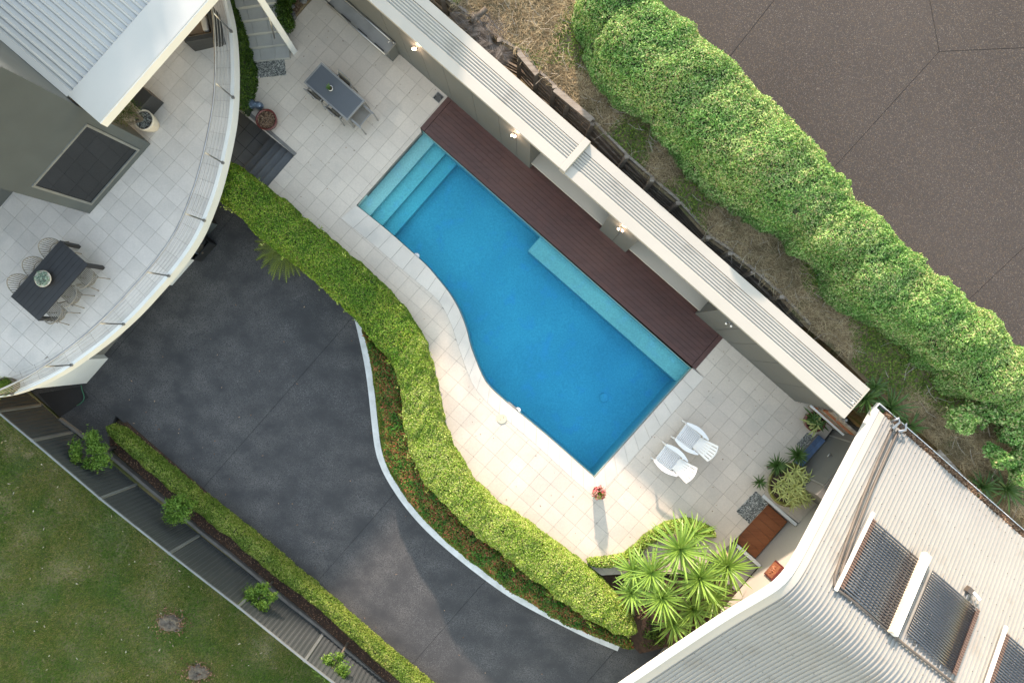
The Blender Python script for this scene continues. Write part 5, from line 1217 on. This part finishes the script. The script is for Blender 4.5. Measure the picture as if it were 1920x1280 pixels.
# ---- things on the roof: point on roof below a photo pixel
def on_roof(px, py, dz=.06):
    z = 5
    for _ in range(40): p = W(px, py, z); z = .5 * z + .5 * (roofz(uv_of(p)[1]) + dz)
    return W(px, py, z)
def collector(c_tl, c_tr, c_bl, nt_, label, head_side, rail_side=None, dz=.14):
    """evacuated tube collector; corners by photo pixel on the roof plane, tubes run along the u axis"""
    a, b, c = [on_roof(*q, dz) for q in (c_tl, c_tr, c_bl)]
    ua, va_ = uv_of(a); ub = uv_of(b)[0]; vc_ = uv_of(c)[1]
    e = empty('solar_collector', (a.x, a.y, a.z - .1), label, 'solar collector', 'evacuated tube collectors on the roof')
    proto = None
    for i in range(nt_):
        v_ = va_ + (vc_ - va_) * (i + .5) / nt_; z = roofz(v_) + dz
        if proto is None:
            proto = MB().tube([(0, 0, 0), (ub - ua, 0, 0)], .0245, 8).mesh('glass_tube'); proto.materials.append(M['tube']); proto.polygons.foreach_set('use_smooth', [True] * len(proto.polygons)); cap = MB().tube([(0, 0, 0), (.10, 0, 0)], .034, 8).mesh('tube_cap'); cap.materials.append(M['tubecap'])
        o = bpy.data.objects.new('glass_tube', proto); COL.objects.link(o); attach(o, e); o.location = UV(ua, v_, z); o.rotation_euler = (0, 0, ANG)
        o = bpy.data.objects.new('tube_cap', cap); COL.objects.link(o); attach(o, e); o.location = UV(ua - .02 if head_side > 0 else ub - .08, v_, z); o.rotation_euler = (0, 0, ANG)
    def bar(u, name, wd, ht, m_, zoff=0):
        p, q = UV(u, va_ - .12, roofz(va_ - .12) + dz + zoff), UV(u, vc_ + .12, roofz(vc_ + .12) + dz + zoff); return MB().beam(p, q, wd, ht).build(name, m_, e, bevel=.01)
    if head_side > 0: bar(ua - .07, 'end_rail', .08, .06, M['offwhite'])
    for f in (.25, .75): bar(ua + (ub - ua) * f, 'support_rail', .03, .03, M['steel'], -.06)
    return ua, ub, va_, vc_
r1 = collector((1638, 972), (1738, 1052), (1573, 1099), 27, 'evacuated tube solar collector left of the white manifold box', 1)
va2 = r1[2]
r2_ = collector((1750, 1068), (1834, 1147), (1702, 1188), 27, 'evacuated tube solar collector right of the white manifold box', -1)
r3 = collector((1888, 1186), (1985, 1265), (1840, 1300), 24, 'partly visible solar collector at the right frame edge', 1)
mb0, mb1 = on_roof(1738, 1048, .25), on_roof(1683, 1196, .25)
e = empty('manifold_box', mb0, 'long white metal manifold box between the two solar collectors', 'manifold')
u_m = uv_of(mb0)[0]; p0, p1 = UV(u_m + .02, uv_of(mb0)[1] - .1, roofz(uv_of(mb0)[1] - .1) + .2), UV(u_m + .02, uv_of(mb1)[1], roofz(uv_of(mb1)[1]) + .2)
MB().beam(p0, p1, .13, .14).build('box_cover', M['offwhite'], e, bevel=.015); MB().beam(p0 - UV(.125, 0, -.03), p1 - UV(.125, 0, -.03), .05, .16).build('perforated_side', M['linen'], e)
# lagged pipes
def pipe(pxs, r, name, label, mm='insul', dz=.09):
    pts = [on_roof(x, y, dz) if not isinstance(y, tuple) else W(x, y[0], y[1]) for x, y in pxs]; pts = [q for q in pts]
    return tag(MB().tube(resample(smooth_line(pts, 1), .2), r, 8).build(name, M[mm], smooth=True), label, 'pipe')
pipe([(1674, 802), (1640, 878), (1605, 966), (1575, 1050), (1562, 1092), (1566, 1102), (1590, 1118), (1640, 1160), (1700, 1212), (1750, 1250), (1800, 1290)], .034, 'lagged_pipe', 'grey lagged pipe running down the roof, the outer of the pair')
pipe([(1684, 808), (1655, 870), (1620, 955), (1592, 1030), (1571, 1088), (1585, 1102), (1600, 1112)], .034, 'lagged_pipe', 'grey lagged pipe running down the roof, the inner of the pair')
for pts, lb2 in ((((1671, 790, 3.6), (1686, 784, 3.75), (1686, 792, 3.7), (1673, 803, 3.75)), 'white pipe elbow over the gutter, upper of two'), (((1690, 800, 3.6), (1699, 795, 3.75), (1698, 806, 3.7), (1684, 808, 3.75)), 'white pipe elbow over the gutter, lower of two')):
    tag(MB().tube([W(*p) for p in pts], .04, 8).build('pipe_elbow', M['steel'], smooth=True), lb2, 'pipe')
# bracket / sensor
c = on_roof(1818, 1106, .12); e = empty('roof_bracket', c, 'white roof bracket with dark box right of the solar tubes', 'bracket')
MB().box(c, (.16, .14, .14), ANG).build('bracket_box', M['insul'], e); MB().beam(c + UV(.05, -.02, .06), c + UV(.30, .02, .06), .07, .05).build('bracket_arm', M['offwhite'], e); MB().tube([c, on_roof(1830, 1145, .15)], .02, 6).build('bracket_pipe', M['concrete'], e)
# end of shed: timber screen, rails
scn = empty('timber_screen', W(1580, 790, T), 'short brown timber slat screen between shed end and roof', 'screen')
for k in range(5):
    z = T + .25 + k * .34; MB().beam(UV(wend + .35, sv - .12, z), UV(wend + 1.35, sv - .12, z), .05, .27).build('slat', M['merbau' if k % 2 else 'sleeper'], scn)
MB().beam(UV(wend + .05, sv + .0, T + 1.0), UV(wend + 1.3, sv + .0, T + 1.0), .05, .05).build('top_rail', M['white'], scn)
for a in (.1, .7, 1.3): MB().beam(UV(wend + a, sv - .16, T), UV(wend + a, sv - .16, T + 1.9), .06, .06).build('screen_post', M['greyframe'], scn)

# ================================================================== BANK, retaining wall, neighbour's drive
wall_px = [(740, -80), (832, 0), (890, 44), (937, 80), (975, 102), (1007, 137), (1040, 168), (1065, 192), (1110, 232), (1172, 296), (1222, 342), (1270, 382), (1328, 448), (1367, 476), (1412, 512), (1460, 556), (1514, 614)]
wz = lambda i: 2.95 - .025 * max(0, i - 8)
wl = [W(x, y, 2.95) for x, y in wall_px]
rest_px = [(1560, 655), (1620, 715), (1700, 790), (1780, 862), (1850, 925), (1920, 985), (2050, 1100)]
low = wl + [W(x, y, 2.8) for x, y in rest_px]
up_px = [(1050, -120), (1180, -60), (1240, 0), (1367, 103), (1424, 152), (1488, 220), (1548, 277), (1580, 319), (1665, 400), (1715, 450), (1752, 480), (1822, 550), (1857, 578), (1917, 631), (2060, 760)]
upl = [W(x, y, 3.2) for x, y in up_px]
nS, nT = 120, 24
la_, ua_ = resample(low, n=nS), resample(upl, n=nS)
m = MB(); vs = []
for i in range(nS):
    for j in range(nT):
        f = j / (nT - 1) * .93; p = la_[i].lerp(ua_[i], f); z = 2.9 + .38 * f ** .8 + .05 * nz(p.x, p.y, 0, 1.2) + .04 * nz(p.x, p.y, 3, 4); vs.append((p.x, p.y, z if j else 2.85))
m.add(vs, [(i * nT + j, (i + 1) * nT + j, (i + 1) * nT + j + 1, i * nT + j + 1) for i in range(nS - 1) for j in range(nT - 1)]); structure(m.build('grassy_bank', M['bank'], smooth=True))
def bank_z(f): return 2.9 + .45 * f ** .8
structure(MB().prism([tuple(UV(-16, sv - .97)[:2]), tuple(UV(9, sv - .97)[:2]), tuple(UV(20, sv - .4)[:2]), tuple(UV(20, sv - 3.4)[:2]), tuple(UV(-16, sv - 3.4)[:2])], 0, T - .15).build('lower_ground', M['bank']))
# sleepers
rw = empty('sleeper_wall', wl[8], 'weathered timber sleeper retaining wall behind the long shed', 'retaining wall')
for i in range(len(wl) - 1):
    a, b = Vector((*wl[i][:2], 0)), Vector((*wl[i + 1][:2], 0)); nseg = max(1, round((b - a).length / 1.3))
    for s_ in range(nseg):
        p, q = a.lerp(b, s_ / nseg), a.lerp(b, (s_ + 1) / nseg); t = (q - p).normalized(); nn_ = Vector((-t.y, t.x, 0))
        for k in range(8):
            z = 2.90 - .2 * k; j1, j2 = rnd.uniform(-.03, .03), rnd.uniform(-.03, .03); back_ = nn_ * (.015 * (8 - k) - .02)
            MB().beam(p + back_ + nn_ * j1 + Vector((0, 0, z + rnd.uniform(-.02, .02))) + t * .01, q + back_ + nn_ * j2 + Vector((0, 0, z + rnd.uniform(-.02, .02))) - t * .01, .07, .18 - rnd.uniform(.01, .04)).build('sleeper', M['sleeper'], rw)
        pp = p - nn_ * .08; lean = rnd.uniform(-.05, .05)
        MB().beam(Vector((pp.x, pp.y, 1.1)), Vector((pp.x + nn_.x * .1, pp.y + nn_.y * .1, 3.0 + rnd.uniform(-.1, .1))) + t * lean, .10, .12).build('wall_post', M['sleeper'], rw)
for (a, b, lb2) in (((1040, 168), (1110, 226), 'loose grey timber lying on top of the sleeper wall'), ((1757, 846), (1812, 906), 'pale fallen log lying on the bank behind the roof')):
    tag(MB().beam(W(*a, 3.02), W(*b, 3.02), .16, .10).build('loose_timber', M['sleeper']), lb2, 'timber')
tag(MB().beam(W(973, 100, 3.04), W(1007, 140, 3.04), .14, .07).build('loose_timber', M['sleeper']), 'tilted grey plank on the bank end of the sleeper wall', 'timber')
# vegetation on the bank
def bank_pts(n, f0=0.02, f1=1.0, s0_=0.0, s1_=1.0):
    s_ = rng.uniform(s0_, s1_, n) * (nS - 1); f = rng.uniform(f0, f1, n); i = s_.astype(int).clip(0, nS - 2); fr_ = (s_ - i)[:, None]
    LA, UA_ = np.array([list(p) for p in la_]), np.array([list(p) for p in ua_]); a = LA[i] * (1 - fr_) + LA[i + 1] * fr_; b = UA_[i] * (1 - fr_) + UA_[i + 1] * fr_
    p = a + (b - a) * f[:, None]; p[:, 2] = 2.9 + .45 * f ** .8; return p
P = bank_pts(90000, .02, .84); keep = np.array([nz(x, y, 5, .55) for x, y in P[:, :2]]); g_ = P[keep < .22]; w_ = P[keep > .10]
tag(np_mesh('dry_grass', blades(g_, .13, .014, 1.8), 3, M['leaf_dry']), 'tangled dry straw coloured grass over the bank between wall and hedge', 'grass', kind='stuff')
idx = rng.random(len(w_)) < .75
tag(np_mesh('weeds', leaf_quads(w_[idx] + np.array([0, 0, .04]), np.tile([0, 0, 1.], (idx.sum(), 1)), .07, .035, .6), 4, M['leaf_weed']), 'patches of green weeds on the bank between wall and hedge', 'weeds', kind='stuff')
tw = MB(); q = bank_pts(420, .02, .8)
for p in q:
    a = rnd.uniform(0, 6.28); L_ = rnd.uniform(.2, .7); p = Vector(p) + Vector((0, 0, .06)); m_ = p + Vector((math.cos(a) * L_ * .5, math.sin(a) * L_ * .5, .05)); tw.tube([p, m_, m_ + Vector((math.cos(a + .5) * L_ * .5, math.sin(a + .5) * L_ * .5, -.03))], .0035, 3, cap=False)
tag(tw.build('dry_twigs', M['palepot']), 'pale dry twigs scattered over the grassy bank', 'twigs', kind='stuff')
# dead fronds hanging over the wall at the top
for (px, py, r, lb2) in ((895, 42, .75, 'large heap of dead grey palm fronds over the wall at the top edge'), (925, 88, .45, 'smaller clump of dead curled fronds on the sleeper wall')):
    c = W(px, py, 3.05); e = empty('dead_fronds', c, lb2, 'dead fronds')
    for k in range(14): np_mesh('frond', frond(c + Vector((rnd.uniform(-.2, .2), rnd.uniform(-.2, .2), rnd.uniform(0, .2))), R(rnd.uniform(150, 360)), r * rnd.uniform(.7, 1.2), .8, n=18, ll=.25, rise=.5, lw=.008), 4, M['leaf_grey'], e)
tag(MB().tube([W(885, 42, 3.15), W(912, 16, 3.3)], .09, 10, r2=.07).build('fallen_log', M['trunk'], smooth=True), 'short grey fallen trunk beside the dead palm fronds', 'log')
# yuccas behind the houses
for (px, py), L_, n, lb2 in (((1622, 747), .62, 30, 'deep green yucca just behind the shed end'), ((1668, 764), .72, 34, 'yucca at the corner of the ribbed roof'), ((1706, 800), .5, 22, 'yucca under the pipe elbows by the gutter'),
        ((1842, 912), .55, 28, 'upper of two yuccas behind the gutter on the right'), ((1885, 915), .72, 34, 'largest dark yucca behind the gutter on the right'), ((1640, 725), .4, 18, 'small yucca beside the shed roof corner')):
    hd = W(px, py, 3.15); rosette('yucca', hd - Vector((0, 0, .5)), hd, n, L_, .06, M['leaf_yucca2'], lb2, 'yucca', 'dark yuccas on the bank', key='b%.2f' % L_, droop=.35)

# neighbour's driveway
RZ2 = 3.3
road = empty('upper_road', W(1700, 200, RZ2), kind='structure')
A0, A1 = W(1452, 0, RZ2), W(1371, 103, RZ2); HB = W(1761, 97, RZ2); D1 = W(1576, 301, RZ2); E1 = W(1920, 90, RZ2); T1 = W(1743, 0, RZ2); G0, G1 = W(1920, 464, RZ2), W(1829, 550, RZ2)
edge_l = [W(x, y, RZ2) for x, y in [(1060, -120), (1130, -50), (1200, 10), (1280, 80), (1351, 140), (1404, 190), (1468, 255), (1540, 330), (1620, 410), (1695, 485), (1780, 565), (1897, 670), (2060, 815)]]
el = [tuple(p[:2]) for p in edge_l]
big = el + [tuple(W(2600, 790, RZ2)[:2]), tuple(W(2600, -700, RZ2)[:2]), tuple(W(1060, -700, RZ2)[:2])]
MB().prism(big, 0, RZ2 - .012).build('road_base', M['joint'], road)
def half(poly, a, b, g=.007):                        # the part of poly left of a->b, kept g metres off the line
    a, b = Vector(a[:2]), Vector(b[:2]); t = (b - a).normalized(); nrm = Vector((-t.y, t.x)); a = a + nrm * g; o_ = []
    dd = lambda p: (Vector(p) - a).dot(nrm)
    for k in range(len(poly)):
        p, q = poly[k], poly[(k + 1) % len(poly)]; x, y = dd(p), dd(q)
        if x >= 0: o_.append(p)
        if (x >= 0) != (y >= 0): f = x / (x - y); o_.append((p[0] + (q[0] - p[0]) * f, p[1] + (q[1] - p[1]) * f))
    return o_
R1 = half(big, A1, A0)
slabs = [half(big, A0, A1)]
if not in_poly(np.array([[W(1300, 20, RZ2).x, W(1300, 20, RZ2).y]]), slabs[0])[0]: slabs = [R1]; R1 = half(big, A0, A1)
slabs += [half(half(R1, HB, T1), D1, HB), half(half(R1, T1, HB), HB, E1)]
D_ = half(half(R1, E1, HB), HB, D1)
slabs += [half(D_, G0, G1), half(D_, G1, G0)]
for c_ in slabs:
    if len(c_) > 2: MB().prism(c_, RZ2 - .011, RZ2).build('slab', M['roadagg'], road)

# big conifer hedge
hsw = [(1120, -120), (1110, -60), (1097, 0), (1078, 37), (1080, 60), (1100, 87), (1097, 112), (1115, 150), (1150, 187), (1190, 210), (1222, 232), (1230, 258), (1272, 297), (1300, 325), (1329, 361), (1389, 398), (1430, 430), (1474, 440), (1485, 472), (1541, 503), (1550, 550), (1578, 580), (1632, 601), (1674, 631), (1699, 647), (1727, 684), (1755, 695), (1768, 730), (1836, 754), (1853, 772)]
hne = [(1230, -120), (1200, -40), (1243, 0), (1300, 45), (1367, 103), (1424, 152), (1488, 220), (1548, 277), (1560, 301), (1580, 319), (1622, 358), (1665, 400), (1715, 450), (1752, 480), (1790, 515), (1822, 550), (1857, 578), (1890, 605), (1917, 631), (1960, 670), (1990, 700)]
sw = [W(x, y, 3.4) for x, y in hsw]; ne = [W(x, y, 4.55) for x, y in hne]
def hsplit(a, b, na, nb_): return resample(a, n=200)[na:nb_], resample(b, n=200)[na:nb_]
def top1(f): return 5.0 + .25 * math.sin(f * 9)
secs = ((0, 112, 5.15, 110000, 'first and thickest length of bright green conifer hedge, at the top'), (104, 160, 4.75, 62000, 'middle length of bright green conifer hedge beside the upper drive'), (152, 200, 4.65, 55000, 'lower right length of bright green conifer hedge beyond the roof'))
for k, (a, b, zt, n, lb2) in enumerate(secs):
    A_, B_ = hsplit(sw, ne, a, b)
    hedge('conifer_hedge', A_, B_, 3.0, (lambda f, a=a, b=b: 5.15 - .42 * min(1, max(0, (a + (b - a) * f - 92) / 26)) + .12 * math.sin((a + (b - a) * f) * .16) + .07 * math.sin((a + (b - a) * f) * .37)), int(n * 1.75), .066, .022, M['leaf_big'], label=lb2, group='conifer hedge lengths along the upper drive', ns=150, nt_=34, ea=.75, eb=.6, bumps=.16, bs=1.5, fineb=.13, depth=.08, jit=.8, up=.3, taper=(k == 0, k == 2))
for (px, py), r, lb2 in (((1888, 800), .75, 'separate bright green conifer bush at the right frame edge'), ((1868, 865), .32, 'small blue green bush below the separate conifer bush'), ((1915, 880), .4, 'bright green bush cut by the right frame edge')):
    c = W(px, py, 3.7); e = empty('conifer_bush', W(px, py, 3), lb2, 'bush')
    V = [blob_leaves((c.x + rnd.gauss(0, r * .45), c.y + rnd.gauss(0, r * .45), c.z + rnd.uniform(-.1, .3)), r * .5, r * .5, r * .45, int(2600 * r), .08, .042, lumps=.4, seed=k) for k in range(7)]
    np_mesh('foliage', np.concatenate(V), 4, M['leaf_big'], e); MB().tube([W(px, py, 2.9), c], .06, 6).build('stem', M['trunk'], e)

# ================================================================== trees just outside the top of the frame
def off_tree(x, y, z0, zc_, r, n, label):
    e = empty('tall_tree', (x, y, z0), label, 'tree'); c = Vector((x, y, zc_))
    MB().tube([(x, y, z0), (x + .2, y, (z0 + zc_) / 2), c], .22, 10, r2=.12).build('trunk', M['trunk'], e)
    V = []
    for k in range(26):
        d_ = Vector((rnd.gauss(0, 1), rnd.gauss(0, 1), rnd.gauss(0, .8))).normalized() * r * rnd.uniform(.25, .8); q = c + d_
        if k < 10: MB().tube([c - Vector((0, 0, r * .5)), q], .05, 5, r2=.02).build('limb', M['trunk'], e)
        V.append(blob_leaves(q, r * .36, r * .36, r * .28, n // 26, .22, .12, lumps=.4, seed=k))
    np_mesh('crown', np.concatenate(V), 4, M['leaf_dark'], e)
off_tree(-3.7, 16.2, 2.5, 5.9, 2.3, 16000, 'spreading tree beyond the top of the frame behind the shed')
off_tree(-7.3, 16.4, 2.5, 6.3, 2.6, 16000, 'leafy tree beyond the top of the frame above the garden stairs')
off_tree(-11.8, 17.0, 2.5, 9.2, 3.4, 24000, 'tall broad tree beyond the top of the frame behind the house roof')
